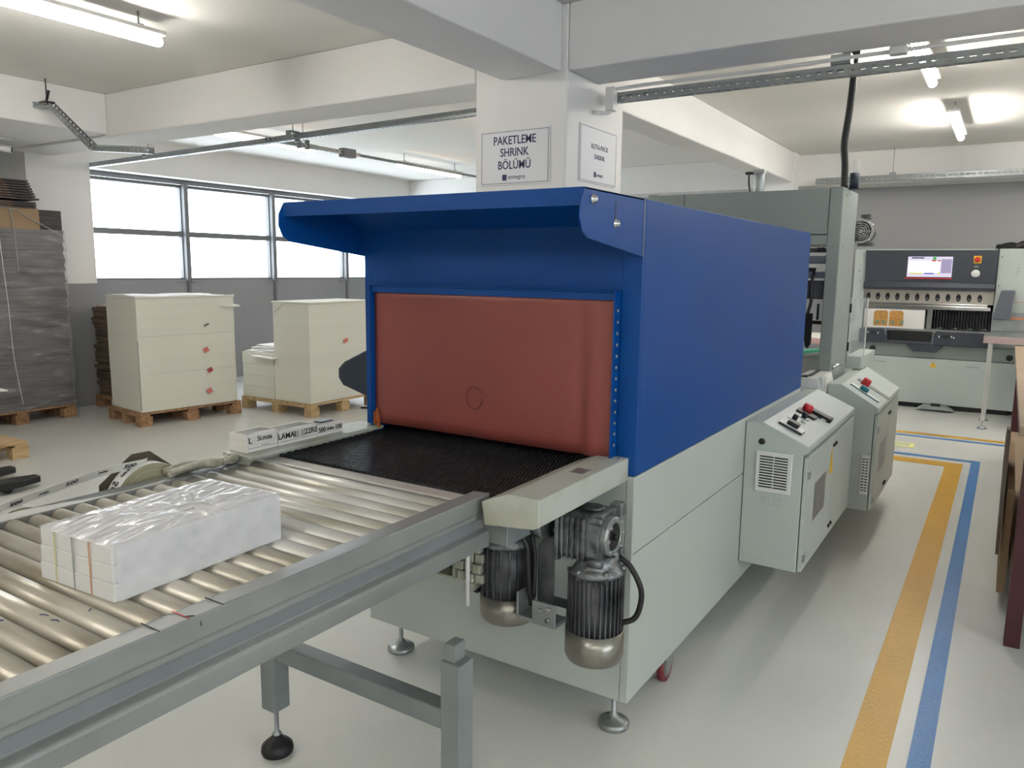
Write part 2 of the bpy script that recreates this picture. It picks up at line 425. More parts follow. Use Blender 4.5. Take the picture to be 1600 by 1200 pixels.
t = thing('cable_channel', 'perforated steel cable channel under the right hand beam', 'cable channel', (-.5, 4.53, 2.66))
b = NB(); channel(b, (-2.22, 4.56, 2.655), (XE, 4.56, 2.655), .05, .055); obj('channel', b, STEEL, t)
b = NB()
b.free()
for x in (-.86, 1.6, 4): obj('hanger', box(NB(), x-.05, x+.05, 4.535, 4.62, 2.69, 2.74), STEEL, t)
t = thing('cable_conduit', 'white cable conduit running along the right hand beam', 'conduit', (-.5, 4.5, 2.7))
b = NB(); tube(b, [(-2.24, 4.40, 2.55), (-2.16, 4.47, 2.56), (-2.15, 4.47, 2.66), (-2.05, 4.49, 2.695), (-1.2, 4.50, 2.70), (.2, 4.50, 2.715), (XE, 4.50, 2.71)], .011, 10); obj('pipe', b, WHITE, t)
b = NB(); box(b, -.62, -.54, 4.47, 4.53, 2.69, 2.73); box(b, -2.185, -2.13, 4.44, 4.50, 2.56, 2.70); split('coupling', b, WHITE, t, .005)

t = thing('cable_channel', 'perforated steel cable channel below the left hand beam', 'cable channel', (-5.7, 4.6, 2.66))
b = NB(); channel(b, (-9.0, 4.93, 2.685), (-2.92, 4.53, 2.67)); obj('channel', b, STEEL, t)
b = NB()
b.free()
for x in (-7.2, -5.15): b = NB(); hanger(b, x, 4.62, 2.66); obj('hanger', b, STEEL, t)
t = thing('cable_channel', 'steel cable channel crossing towards the column from the windows', 'cable channel', (-5.5, 6.2, 2.66))
b = NB(); channel(b, (-5.52, 4.66, 2.68), (-5.49, 5.75, 2.68), .05, .035); cyl(b, (-5.49, 5.72, 2.68), (-5.49, 10.7, 2.68), .014, 10); obj('channel', b, STEEL, t)
b = NB(); box(b, -5.53, -5.45, 5.52, 5.68, 2.64, 2.72); obj('junction_box', b, GREYW, t, .005)
b = NB(); hanger(b, -5.5, 5.05, 2.68); obj('hanger', b, STEEL, t)
obj('hanger', cyl(NB(), (-5.49, 8.5, 2.68), (-5.49, 8.5, ZC), .004, 6), STEEL, t)
t = thing('cable_channel', 'perforated steel cable channel bending down at the upper left', 'cable channel', (-6.4, 3.4, 2.7))
b = NB(); channel(b, (-7.9, 3.35, 3.0), (-6.78, 3.5, 2.88)); channel(b, (-6.75, 3.5, 2.88), (-6.18, 3.5, 2.51)); channel(b, (-6.16, 3.5, 2.50), (-5.42, 3.5, 2.43)); obj('channel', b, STEEL, t)
b = NB(); cyl(b, (-6.82, 3.5, 2.9), (-6.82, 3.5, ZC), .005, 6); box(b, -6.87, -6.77, 3.46, 3.54, 2.9, 2.915); cyl(b, (-6.82, 3.5, 2.93), (-6.78, 3.5, 3.0), .012, 6); obj('hanger', b, BLACK, t)
t = thing('cable_channel', 'perforated steel cable channel along the back wall beam', 'cable channel', (-.5, 10.6, 2.7))
b = NB(); channel(b, (-2.2, 10.6, 2.74), (XE, 10.6, 2.74), .06, .07, .06); obj('channel', b, STEEL, t)
b = NB()
b.free()
for x in (-1.32, 1.5): b = NB(); hanger(b, x, 10.6, 2.75); obj('hanger', b, STEEL, t)

t = thing('security_camera', 'small white security camera on the wall at far left', 'camera', (-8.0, 3.7, 2.75))
b = NB(); box(b, -8.09, -7.93, 3.62, 3.74, 2.72, 2.75); obj('mount', b, WHITE, t, .004)
b = NB(); cyl(b, (-8.02, 3.60, 2.66), (-7.93, 3.72, 2.64), .032, 16); box(b, -8.03, -7.99, 3.61, 3.65, 2.66, 2.73); obj('body', b, WHITE, t)
b = NB(); cyl(b, (-7.932, 3.717, 2.64), (-7.925, 3.727, 2.639), .027, 16); obj('lens', b, BLACK, t)

# ================================================================== SIGNS on the column
def sign_front():
    o = obj('sign', box(NB(), -2.852, -2.358, 4.072, 4.079, 2.108, 2.432), SIGN, None)
    tag(o, 'white sign reading PAKETLEME SHRINK BÖLÜMÜ on the column', 'sign')
    y = 4.0715; b = NB()
    for a in ((-2.845, -2.365, 2.115, 2.118), (-2.845, -2.365, 2.420, 2.423)): box(b, a[0], a[1], y-.0006, y, a[2], a[3])
    for x in (-2.845, -2.368): box(b, x, x+.003, y-.0006, y, 2.115, 2.423)
    obj('border', b, SIGNL, o)
    b = NB()
    for s, z, sz in (('PAKETLEME', 2.368, .070), ('SHRINK', 2.297, .070), ('BÖLÜMÜ', 2.222, .070)):
        text(b, s, sz, basis((-2.605, y, z), (1, 0, 0), (0, 0, 1)), bold=.0008, sx=.84)
    obj('lettering', b, INK, o)
    b = NB(); box(b, -2.690, -2.658, y-.0008, y, 2.133, 2.168); text(b, 'entegre', .036, basis((-2.648, y, 2.152), (1, 0, 0), (0, 0, 1)), align='LEFT', sx=1.1)
    obj('logo', b, INK, o)
def sign_side():
    o = obj('sign', box(NB(), -2.249, -2.242, 4.235, 4.745, 2.130, 2.468), SIGN, None)
    tag(o, 'white sign reading KOTA-PACK SHRINK on the column side', 'sign')
    x = -2.2415; b = NB()
    for z in (2.138, 2.457): box(b, x, x+.0006, 4.243, 4.737, z, z+.003)
    for yy in (4.243, 4.734): box(b, x, x+.0006, yy, yy+.003, 2.138, 2.46)
    obj('border', b, SIGNL, o)
    b = NB()
    text(b, 'KOTA-PACK', .042, basis((x, 4.50, 2.350), (0, 1, 0), (0, 0, 1)), bold=.0003)
    text(b, 'SHRINK', .042, basis((x, 4.50, 2.290), (0, 1, 0), (0, 0, 1)), bold=.0003)
    obj('lettering', b, INK, o)
    b = NB(); box(b, x, x+.0008, 4.425, 4.455, 2.168, 2.20); text(b, 'entegre', .030, basis((x, 4.463, 2.184), (0, 1, 0), (0, 0, 1)), align='LEFT')
    obj('logo', b, INK, o)
sign_front(); sign_side()

# ================================================================== SHRINK TUNNEL (big blue machine)
X0, X1, Y0, Y1, ZS, ZT = -2.125, -.963, 2.248, 4.60, .94, 1.815
t = thing('shrink_tunnel', 'large blue and white shrink wrapping tunnel with red curtain', 'machine', (-1.54, 3.4, 0))
tun = t
b = NB(); box(b, X0, X1-.012, Y0+.012, Y1, .15, ZS); lb = obj('lower_body', b, MACH, t, .003)
b = NB(); box(b, X1-.012, X1, Y0+.003, Y1, .15, .672); box(b, X1-.012, X1, Y0+.003, Y1, .676, ZS-.003); box(b, X0, X1-.03, Y0, Y0+.011, .15, ZS-.003); box(b, X1-.028, X1-.001, Y0, Y0+.011, .15, ZS-.003)
obj('side_panel', b, MACH, t, .0015)
# hood: front wall with a real opening, sides, top
ox0, ox1, oz1 = -2.062, -1.030, 1.53
b = NB()
box(b, X0, ox0, Y0, Y0+.02, ZS, ZT); box(b, ox1, X1, Y0, Y0+.02, ZS, ZT); box(b, ox0, ox1, Y0, Y0+.02, oz1, ZT)
box(b, X1-.02, X1, Y0+.02, Y1, ZS, ZT); box(b, X0, X0+.02, Y0+.02, Y1, ZS, ZT); box(b, X0+.02, X1-.02, Y0+.02, Y1, ZT-.02, ZT)
box(b, X0+.02, X1-.02, Y1-.02, Y1, oz1, ZT); box(b, X0+.02, ox0, Y1-.02, Y1, ZS, oz1); box(b, ox1, X1-.02, Y1-.02, Y1, ZS, oz1)
obj('hood', b, BLUE, t, .002)
# opening flange
b = NB(); f0 = Y0-.048
box(b, ox1-.004, ox1, f0, Y0, .985, oz1)
box(b, ox0, ox0+.004, f0, Y0, .985, oz1)
box(b, ox0, ox1, f0, Y0, oz1, oz1+.004); box(b, ox0+.004, ox1-.004, f0+.012, f0+.016, oz1-.026, oz1)
fl_ = obj('opening_flange', b, BLUE, t, .001)
b = NB()
for i in range(13):
    z = 1.04 + i*.036; lathe(b, (ox1, Y0-.024, z), [(.001, .0), (.007, .0005), (.006, .003), (.001, .004)], 0, 8)
split('vent_dimple', b, STEEL, fl_)
# curtain with a soft fold near its right edge, and a drawn ring
b = NB(); nx, nz = 60, 12; grid = []
for i in range(nx+1):
    x = ox0+.006 + (ox1-ox0-.012)*i/nx; row = []
    for j in range(nz+1):
        z = .995 + (oz1-.995)*j/nz; u = i/nx; v = j/nz
        y = Y0-.022 + .004*math.sin(u*5+v*2) - .010*math.exp(-((u-.93)/.03)**2)*(1-v*.55) + .010*math.exp(-((u-.885)/.025)**2)*(1-v*.5)
        row.append(b.verts.new((x, y, z)))
    grid.append(row)
for i in range(nx):
    for j in range(nz): b.faces.new((grid[i][j], grid[i+1][j], grid[i+1][j+1], grid[i][j+1])).smooth = True
cu_ = obj('curtain', b, CURT, t); m_ = cu_.modifiers.new('thick', 'SOLIDIFY'); m_.thickness = .003
b = NB(); P = []
cx_, cz_ = -1.578, 1.140
for k in range(19):
    a = k/18*2*PI*.93+.4; P.append((cx_+.034*math.cos(a), Y0-.030, cz_+.040*math.sin(a)))
tube(b, P, .0014, 6, 2); obj('ring_mark', b, CURTL, cu_)
b = NB()
for q, (x, z) in enumerate(((ox0+.012, 1.02), (ox0+.024, 1.035), (ox0+.030, 1.01))): box(b, x-.004, x+.004, Y0-.04, Y0-.03, z-.03, z+.02)
split('curtain_strip', b, mat('orange_strip', '#a85a2c', .5), t)
# visor: top plate, front lip, two shaped cheek plates, sloping soffit
b = NB()
box(b, X0, X1, 1.853, Y0, ZT-.006, ZT); box(b, X0+.004, X1-.004, 1.849, 1.853, ZT-.048, ZT)
prism(b, [(2.06, ZT-.012), (Y0, 1.735), (Y0, 1.741), (2.06, ZT-.007)], 0, X0+.004, X1-.004)
obj('visor', b, BLUE, t, .001)
cheek = [(1.853, ZT), (1.830, 1.775), (1.828, 1.735), (1.845, 1.700), (1.875, 1.683), (Y0-.002, 1.640), (Y0-.002, ZT)]
for xx in ((X1-.004, X1), (X0, X0+.004)):
    b = NB(); prism(b, cheek, 0, xx[0], xx[1]); ck = obj('visor_cheek', b, BLUE, t, .001)
    if xx[1] == X1:
        b = NB(); prism(b, [(2.04, 1.73), (2.048, 1.73), (2.046, 1.79), (2.042, 1.79)], 0, X1, X1+.0008); obj('slot', b, BLACK, ck)
        for (yy, zz) in ((1.90, 1.787), (2.045, 1.730)):
            b = NB(); lathe(b, (X1, yy, zz), [(.014, 0), (.014, .003), (.008, .0035), (.008, .012), (.005, .0125), (.004, .008)], 0, 14); obj('bolt', b, CHROME, ck)
        b = NB(); box(b, X1, X1+.003, Y0-.0025, Y0-.0005, 1.64, ZT); obj('seam', b, STEEL, ck)
# navy blower cover sticking out on the far side
b = NB(); prism(b, [(-2.125, 1.28), (-2.27, 1.215), (-2.305, 1.185), (-2.305, 1.145), (-2.28, 1.115), (-2.125, 1.075)], 1, 2.27, 2.95); obj('blower_cover', b, DBLUE, t, .008)
# conveyor belt through the tunnel
bx0, bx1, by0, by1, bz = -2.062, -1.175, 1.745, 4.5, .962
b = NB(); box(b, bx0, bx1, by0, by1, .925, bz-.010)
p = .0165; n = int((2.75-by0)/p); nxl = 74; dx = (bx1-bx0)/nxl
for j in range(n):
    y = by0 + j*p
    cyl(b, (bx0, y+.006, bz-.0075), (bx1, y+.006, bz-.0075), .0035, 6)
    for i in range(nxl):
        x = bx0 + (i + (.5 if j % 2 else 0))*dx
        zz = bz - .001 - random.random()*.0015
        v = [b.verts.new(q) for q in ((x, y, bz-.010), (x+dx*.42, y, bz-.010), (x+dx*.62, y+p*.95, bz-.010), (x+dx*.2, y+p*.95, bz-.010),
                                       (x+.001, y+.002, zz), (x+dx*.38, y+.002, zz), (x+dx*.56, y+p*.85, zz), (x+dx*.22, y+p*.85, zz))]
        for q in ((4,5,6,7), (0,1,5,4), (1,2,6,5), (2,3,7,6), (3,0,4,7)): b.faces.new([v[k] for k in q])
obj('mesh_belt', b, BELT, t)
# belt side covers
b = NB(); prism(b, [(-1.085, 1.0), (-.985, 1.0), (-.985, .925), (-1.005, .915), (-1.16, .90), (-1.17, .965)], 1, 1.68, Y0-.0005)
obj('side_cover', b, MACHD, t, .004)
b = NB(); box(b, -1.06, -1.015, 1.98, 2.04, 1.0, 1.001); obj('name_plate', b, STEEL, t)
b = NB(); lathe(b, (-1.0, 2.215, 1.0), [(.009, 0), (.009, .002), (.005, .003), (.005, .007), (.001, .008)], 2, 10); obj('bolt', b, CHROME, t)
b = NB(); prism(b, [(-2.17, .983), (-2.035, .983), (-2.035, .970), (-2.078, .960), (-2.17, .90)], 1, 1.60, Y0-.0005); obj('side_cover', b, MACHD, t, .004)
# undercarriage: levelling feet, castor, belt drive bracket
def foot(x, y, par):
    f = NB(); lathe(f, (x, y, 0), [(.052, 0), (.056, .006), (.056, .018), (.046, .026), (.022, .032), (.016, .045), (.009, .05), (.009, .16), (.001, .161)], 2, 24)
    return obj('levelling_foot', f, STEEL, par)
for (x, y) in ((-1.045, 2.33), (-2.03, 2.33), (-1.045, 4.4), (-2.03, 4.4)): foot(x, y, t)
ct = NB(); lathe(ct, (-1.025, 2.72, .052), [(.035, 0), (.052, .002), (.052, .026), (.035, .028)], 0, 24); ca = obj('castor', ct, mat('red_castor', '#7d2f36', .5), t)
b = NB(); lathe(b, (-1.025, 2.72, .052), [(.03, -.002), (.034, .0), (.034, .028), (.012, .032)], 0, 20); box(b, -1.03, -.99, 2.68, 2.76, .06, .15); obj('castor_hub', b, STEEL, ca)
# drive bracket and frame extension under the belt front
b = NB(); box(b, -1.56, -1.16, 1.80, Y0, .80, .90); box(b, -2.05, -1.16, 1.78, 1.82, .86, .92); obj('belt_frame', b, LEG, t, .003)
b = NB(); box(b, -1.56, -1.425, 1.90, 2.24, .670, .680); box(b, -1.56, -1.425, 1.90, 2.24, .605, .612); box(b, -1.435, -1.425, 1.90, 2.24, .612, .670); cbk = obj('square_tube_bracket', b, MACHD, t, .001)
b = NB(); box(b, -1.56, -1.436, 1.96, 2.0, .613, .669); obj('tube_hollow', b, BLACK, cbk)
b = NB()
for i in range(5):
    for j in range(3):
        if (i, j) in ((0, 0), (0, 2), (4, 0)): continue
        box(b, -1.422+j*.034+(i % 2)*.006, -1.392+j*.034+(i % 2)*.006, 1.895+.006*((i+j) % 2), 1.96, .575+i*.034, .605+i*.034)
box(b, -1.42, -1.32, 1.93, 2.24, .60, .74); obj('clamp_block', b, MACHD, t, .004)
b = NB(); cyl(b, (-1.14, 1.965, .83), (-1.55, 1.965, .83), .028, 18); cyl(b, (-1.12, 1.965, .83), (-1.16, 1.965, .83), .045, 20); cyl(b, (-1.23, 1.965, .83), (-1.27, 1.965, .83), .04, 20); obj('drive_shaft', b, MOTOR, t)

def finned(b, cx, cy, z0, z1, r, nf=30, depth=.010):
    cyl(b, (cx, cy, z0), (cx, cy, z1), r-depth, 28)
    for k in range(nf):
        a = 2*PI*k/nf; M = Matrix.Translation((cx, cy, 0)) @ Matrix.Rotation(a, 4, 'Z'); box(b, r-depth-.002, r, -.0022, .0022, z0, z1, 0, M)
# big gear motor
cx, cy = -.985, 2.03; r = .088
b = NB(); finned(b, cx, cy, .505, .690, r, 34); m1 = obj('gear_motor', b, MOTORD, t)
b = NB(); lathe(b, (cx, cy, .40), [(.001, .0), (.060, .002), (.084, .014), (.091, .030), (.091, .112), (.087, .112), (.087, .105)], 2, 32); obj('fan_cover', b, FANC, m1)
b = NB(); lathe(b, (cx, cy, .690), [(.086, 0), (.090, .006), (.090, .016), (.078, .022), (.070, .042), (.066, .058), (.040, .060)], 2, 32)
for k in range(6):
    a = k*PI/3+.3; cyl(b, (cx+.083*math.cos(a), cy+.083*math.sin(a), .682), (cx+.083*math.cos(a), cy+.083*math.sin(a), .718), .008, 8)
obj('motor_flange', b, MOTOR, m1)
b = NB(); gx0, gx1, gy0, gy1, gz0, gz1 = -1.075, -.945, 1.955, 2.10, .735, .885
prism(b, [(gy0, gz0+.02), (gy0+.02, gz0), (gy1-.02, gz0), (gy1, gz0+.02), (gy1, gz1-.02), (gy1-.02, gz1), (gy0+.02, gz1), (gy0, gz1-.02)], 0, gx0, gx1)
box(b, gx0-.014, gx0, gy0-.006, gy1+.006, gz0-.006, gz1+.006)
for k in range(5): box(b, gx0+.012+k*.018, gx0+.018+k*.018, gy0-.012, gy1+.010, gz0+.01, gz1-.01)
for (yy, zz) in ((gy0, gz0+.01), (gy1, gz0+.01), (gy0, gz1-.01), (gy1, gz1-.01)): cyl(b, (gx1-.03, yy, zz), (gx1+.016, yy, zz), .014, 12)
cyl(b, (-1.0, 2.03, gz1), (-1.0, 2.03, gz1+.008), .034, 20); box(b, -.97, -.93, gy1-.02, gy1+.02, gz1-.03, gz1+.01)
obj('gearbox', b, MOTOR, m1, .003)
b = NB(); lathe(b, (gx1, 2.03, .81), [(.060, 0), (.060, .014), (.056, .020), (.044, .020), (.040, .012), (.040, 0)], 0, 32, closed=True)
for k in range(8):
    a = k*PI/4; cyl(b, (gx1+.012, 2.03+.053*math.cos(a), .81+.053*math.sin(a)), (gx1+.027, 2.03+.053*math.cos(a), .81+.053*math.sin(a)), .006, 8)
obj('gearbox_flange', b, STEEL, m1)
b = NB(); cyl(b, (gx1+.012, 2.03, .81), (gx1+.018, 2.03, .81), .038, 24); cyl(b, (gx1+.016, 2.03, .81), (gx1+.030, 2.03, .81), .010, 12); obj('shaft_cover', b, BLACK, m1)
b = NB(); tube(b, [(-.925, 2.06, .740), (-.885, 2.06, .715), (-.850, 2.06, .655), (-.850, 2.06, .60), (-.868, 2.06, .555), (-.905, 2.05, .535)], .009, 10); obj('power_cable', b, RUBBER, m1)
# second motor
cx, cy, r = -1.275, 1.985, .086
b = NB(); finned(b, cx, cy, .56, .735, r, 20, .006); m2 = obj('gear_motor', b, MOTORD, t)
b = NB(); lathe(b, (cx, cy, .475), [(.001, 0), (.06, .002), (.082, .012), (.090, .026), (.090, .098), (.086, .098)], 2, 32); obj('fan_cover', b, FANC, m2)
b = NB(); lathe(b, (cx, cy, .735), [(.086, 0), (.088, .012), (.070, .030), (.062, .045), (.062, .062), (.030, .070), (.001, .07)], 2, 28); obj('motor_flange', b, MOTOR, m2)
b = NB(); box(b, cx-.10, cx-.085, cy-.05, cy+.05, .56, .74); obj('nameplate', b, BLACK, m2)
b = NB(); prism(b, [(-1.165, .565), (-1.165, .745), (-1.14, .785), (-1.10, .79), (-1.05, .785), (-1.035, .75), (-1.035, .59), (-1.05, .565)], 1, 1.98, 2.12); obj('terminal_box', b, MOTORD, t, .006)
b = NB(); box(b, -1.10, -1.02, 1.972, 1.985, .60, .74); obj('terminal_lid', b, LEG, t, .004)
b = NB(); box(b, -1.19, -1.05, 1.90, 1.97, .535, .548); box(b, -1.13, -1.05, 1.895, 1.902, .535, .61); box(b, -1.19, -1.182, 1.90, 1.97, .54, .62); obj('motor_bracket', b, STEEL, t, .002)
b = NB()
for (x, z) in ((-1.10, .585), (-1.075, .56), (-1.07, .595)): cyl(b, (x, 1.895, z), (x, 1.886, z), .007, 8)
split('bracket_bolt', b, CHROME, t)
b = NB(); tube(b, [(-1.16, 1.94, .57), (-1.165, 1.93, .66), (-1.17, 1.93, .75), (-1.19, 1.93, .80), (-1.18, 1.94, .86), (-1.13, 1.96, .895)], .008, 8); tube(b, [(-1.15, 1.94, .60), (-1.155, 1.95, .72), (-1.165, 1.95, .80), (-1.15, 1.97, .86)], .007, 8); obj('motor_cable', b, RUBBER, t)
b = NB(); cyl(b, (-1.345, 1.86, .90), (-1.345, 1.86, .55), .007, 8); obj('cable_tie_strap', b, WHITE, t)

# ================================================================== CONTROL CABINETS
def cabinet(x0, x1, y0, y1, z0, ztop, zf, lab, second=False):
    t = thing('control_cabinet', lab, 'cabinet', ((x0+x1)/2, (y0+y1)/2, z0))
    xb = x0 + .075
    b = NB(); prism(b, [(x0, z0), (x1-.022, z0), (x1-.022, zf-.035), (x1, zf-.03), (x1, zf), (xb, ztop), (x0, ztop-.004)], 1, y0, y1); obj('body', b, MACH, t, .004)
    ym = y0 + (y1-y0)*.52
    for k, (a, c) in enumerate((((y0+.004), ym-.002), (ym+.002, y1-.004))):
        d = obj('door', box(NB(), x1-.018, x1, a, c, z0+.006, zf-.05), MACH, t, .003)
        if k == 0:
            h = NB()
            for z in (z0+.07, zf-.13): box(h, x1-.006, x1+.008, a+.002, a+.030, z-.018, z+.018)
            split('hinge', h, STEEL, d, .003)
            h = NB(); box(h, x1, x1+.0012, a+.18, a+.44, z0+.20, z0+.38); obj('label_plate', h, STEEL, d)
        h = NB(); zz = zf-.10; yy = c-.025 if k == 0 else a+.025
        for z in (zf-.10, z0+.06): lathe(h, (x1, yy, z), [(.010, 0), (.010, .008), (.004, .010), (.001, .01)], 0, 12)
        obj('lock', h, BLACK, d)
        if not second and k == 0:
            h = NB(); prism(h, [(c-.10, zf-.24), (c-.01, zf-.24), (c-.055, zf-.10)], 0, x1, x1+.001); obj('warning_sticker', h, YPL, d)
    # vent grille on the front side
    if second: vx0, vx1, vz0, vz1 = x1-.07, x1-.025, z0+.10, z0+.34
    else: vx0, vx1, vz0, vz1 = x0+.055, x0+.215, z0+.355, z0+.545
    g = obj('vent_grille', box(NB(), vx0, vx1, y0-.010, y0, vz0, vz1), WHITE, t, .004)
    s = NB()
    for i in range(12):
        z = vz0+.022 + i*(vz1-vz0-.05)/11; mx_ = (vx0+vx1)/2; e = .018 if not second else .006
        box(s, vx0+e, mx_-.002, y0-.0112, y0-.0098, z, z+.006); box(s, mx_+.002, vx1-e, y0-.0112, y0-.0098, z, z+.006)
    obj('vent_slot', s, BLACK, g)
    if not second:
        obj('hole_plug', lathe(NB(), (x0+.075, y0-.004, z0+.585), [(.001, 0), (.014, .0), (.015, .004)], 1, 18), BLACK, t)
        s = NB()
        for (xa, wd) in ((.085, .028), (.12, .020), (.145, .020), (.168, .018)):
            box(s, x0+xa, x0+xa+wd, y0-.001, y0-.0002, z0+.300, z0+.301); box(s, x0+xa, x0+xa+wd, y0-.001, y0-.0002, z0+.330, z0+.331)
            box(s, x0+xa, x0+xa+.001, y0-.001, y0-.0002, z0+.300, z0+.331)
        text(s, 'K', .02, basis((x0+.10, y0, z0+.316), (1, 0, 0), (0, 0, 1)), .0004)
        obj('sticker', s, MGREY, t)
    # controls on the sloping top
    sl = Vector((x1-xb, 0, zf-ztop)); L = sl.length; ex = sl.normalized(); ey = Vector((0, 1, 0)); ez = ex.cross(ey)
    if ez.z < 0: ez = -ez
    def MT(u, v):
        m = Matrix((ex, ey, ez)).transposed().to_4x4(); m.translation = Vector((xb, y0, ztop)) + ex*u + ey*v; return m
    return t, MT, L
t, MT, L = cabinet(-.960, -.680, 3.50, 4.70, .25, .925, .835, 'white control cabinet with red stop button beside the blue tunnel')
def knob(par, M, r, h, m, name='button'):
    b = NB(); lathe(b, (0, 0, 0), [(r, 0), (r, h*.6), (r*.9, h), (.001, h)], 2, 18); b.transform(M); return obj(name, b, m, par)
b = NB(); box(b, -.010, .105, -.035, .035, 0, .010, 0, MT(.055, .14)); pl = obj('switch_plate', b, BLACK, t, .003)
b = NB(); box(b, -.008, .103, -.033, .033, .010, .013, 0, MT(.055, .14)); obj('plate_face', b, WHITE, pl)
b = NB(); box(b, .02, .075, -.022, .022, .012, .034, 0, MT(.055, .14)); obj('rotary_switch', b, BLACK, pl, .005)
for (u, v) in ((.075, .30), (.095, .42)):
    b = NB(); box(b, -.03, .03, -.02, .02, 0, .004, 0, MT(u, v)); pq = obj('selector_plate', b, STEEL, t, .001)
    knob(pq, MT(u, v) @ Matrix.Translation((0, 0, .004)), .013, .024, BLACK, 'selector_knob')
knob(t, MT(.115, .335), .011, .012, WHITE, 'button')
b = NB(); box(b, .01, .11, .47, .54, 0, .012, 0, MT(.03, .0)); sp = obj('stop_plate', b, BLACK, t, .003)
knob(sp, MT(.075, .56), .026, .040, RED, 'stop_button')
b = NB(); box(b, -.01, .105, -.03, .03, 0, .022, 0, MT(.095, .60)); obj('display_unit', b, BLACK, t, .004)
b = NB(); box(b, .125, .150, .56, .60, 0, .010, 0, MT(.03, .0)); obj('key_switch', b, CHROME, t)

t, MT, L = cabinet(-.86, -.575, 4.85, 5.85, .20, .945, .82, 'white control cabinet with red and teal switches beside the sealing frame', True)
b = NB(); box(b, -.03, .16, -.03, .03, 0, .006, 0, MT(.06, .16)); pl = obj('switch_plate', b, TEAL, t, .002)
b = NB(); box(b, -.028, .158, -.028, .028, .006, .008, 0, MT(.06, .16)); obj('plate_face', b, WHITE, pl)
knob(pl, MT(.11, .16), .026, .034, TEAL, 'rotary_switch')
b = NB(); box(b, -.02, .20, -.035, .035, 0, .005, 0, MT(.05, .42)); pl = obj('label_plate', b, GREYW, t, .001)
knob(pl, MT(.085, .36) , .026, .045, RED, 'stop_button')

# ================================================================== SEALING MACHINE behind
t = thing('sealing_machine', 'pale grey portal frame sealing machine behind the blue tunnel', 'machine', (-1.5, 5.4, 0))
b = NB(); box(b, -.972, -.896, 5.10, 5.62, .10, 2.112); obj('column', b, MGREY, t, .006)
b = NB(); box(b, -2.16, -2.085, 5.10, 5.62, .10, 2.112); obj('column', b, MGREY, t, .006)
b = NB(); box(b, -2.085, -.975, 5.105, 5.60, 1.83, 2.105); box(b, -2.085, -.973, 5.108, 5.60, 1.765, 1.826); obj('top_beam', b, MGREY, t, .003)
b = NB(); box(b, -1.90, -1.897, 5.102, 5.106, 1.83, 2.105); obj('beam_seam', b, BLACK, t)
for (y, z) in ((5.20, 2.07), (5.2, 1.76)):
    b = NB(); lathe(b, (-.896, y, z), [(.009, 0), (.009, .004), (.001, .006)], 0, 10); obj('bolt', b, STEEL, t)
b = NB(); lathe(b, (-.935, 5.098, 1.755), [(.001, -.004), (.008, -.003), (.008, .002)], 1, 10); obj('bolt', b, STEEL, t)
b = NB(); box(b, -2.085, -.973, 5.2, 5.26, 1.65, 1.70); box(b, -2.085, -.973, 5.15, 5.19, 1.56, 1.60); cyl(b, (-2.08, 5.22, 1.735), (-.975, 5.22, 1.735), .014, 12); split('guide_bar', b, STEEL, t)
b = NB(); box(b, -2.085, -.973, 5.13, 5.3, 1.43, 1.545); obj('sealing_jaw', b, mat('dark_jaw_paint', '#4a4a50', .5), t, .004)
b = NB(); box(b, -2.085, -1.06, 5.14, 5.28, 1.235, 1.335); cyl(b, (-1.07, 5.2, 1.28), (-.975, 5.2, 1.28), .012, 10); obj('sealing_blade', b, mat('brown_bar_paint', '#4b3a36', .5), t, .006)
b = NB(); prism(b, [(-1.10, 1.34), (-1.03, 1.34), (-1.03, 1.15), (-1.045, 1.12), (-1.06, 1.13)], 1, 5.10, 5.13); tube(b, [(-1.06, 5.12, 1.34), (-1.045, 5.12, 1.42), (-1.05, 5.12, 1.52), (-1.04, 5.14, 1.6)], .01, 8); obj('sensor_arm', b, BLACK, t)
b = NB(); box(b, -1.07, -1.03, 5.11, 5.13, 1.60, 1.625); box(b, -1.03, -.99, 5.12, 5.14, 1.725, 1.75); box(b, -1.013, -1.0, 5.15, 5.16, 1.3, 1.4); split('clip', b, [BLACK], t)
# pneumatic cylinder, exhaust and cable socket on top
b = NB(); cyl(b, (-1.458, 5.3, 2.105), (-1.458, 5.3, 2.25), .032, 20); box(b, -1.493, -1.423, 5.265, 5.335, 2.235, 2.262); box(b, -1.493, -1.423, 5.265, 5.335, 2.10, 2.115); pc = obj('air_cylinder', b, STEEL, t, .003)
b = NB(); tube(b, [(-1.53, 5.3, 2.245), (-1.528, 5.3, 2.18), (-1.515, 5.3, 2.108)], .006, 8); box(b, -1.55, -1.49, 5.285, 5.315, 2.235, 2.252); obj('air_hose', b, BLACK, pc)
b = NB(); cyl(b, (-.875+.0, 5.3, 2.112), (-.875, 5.3, 2.21), .028, 16); lathe(b, (-.875, 5.3, 2.11), [(.034, 0), (.034, .005)], 2, 16); sk = obj('socket', b, DBLUE, t)
b = NB(); cyl(b, (-.875, 5.3, 2.21), (-.875, 5.3, 2.29), .026, 16); obj('filter_bowl', b, ACRY, sk)
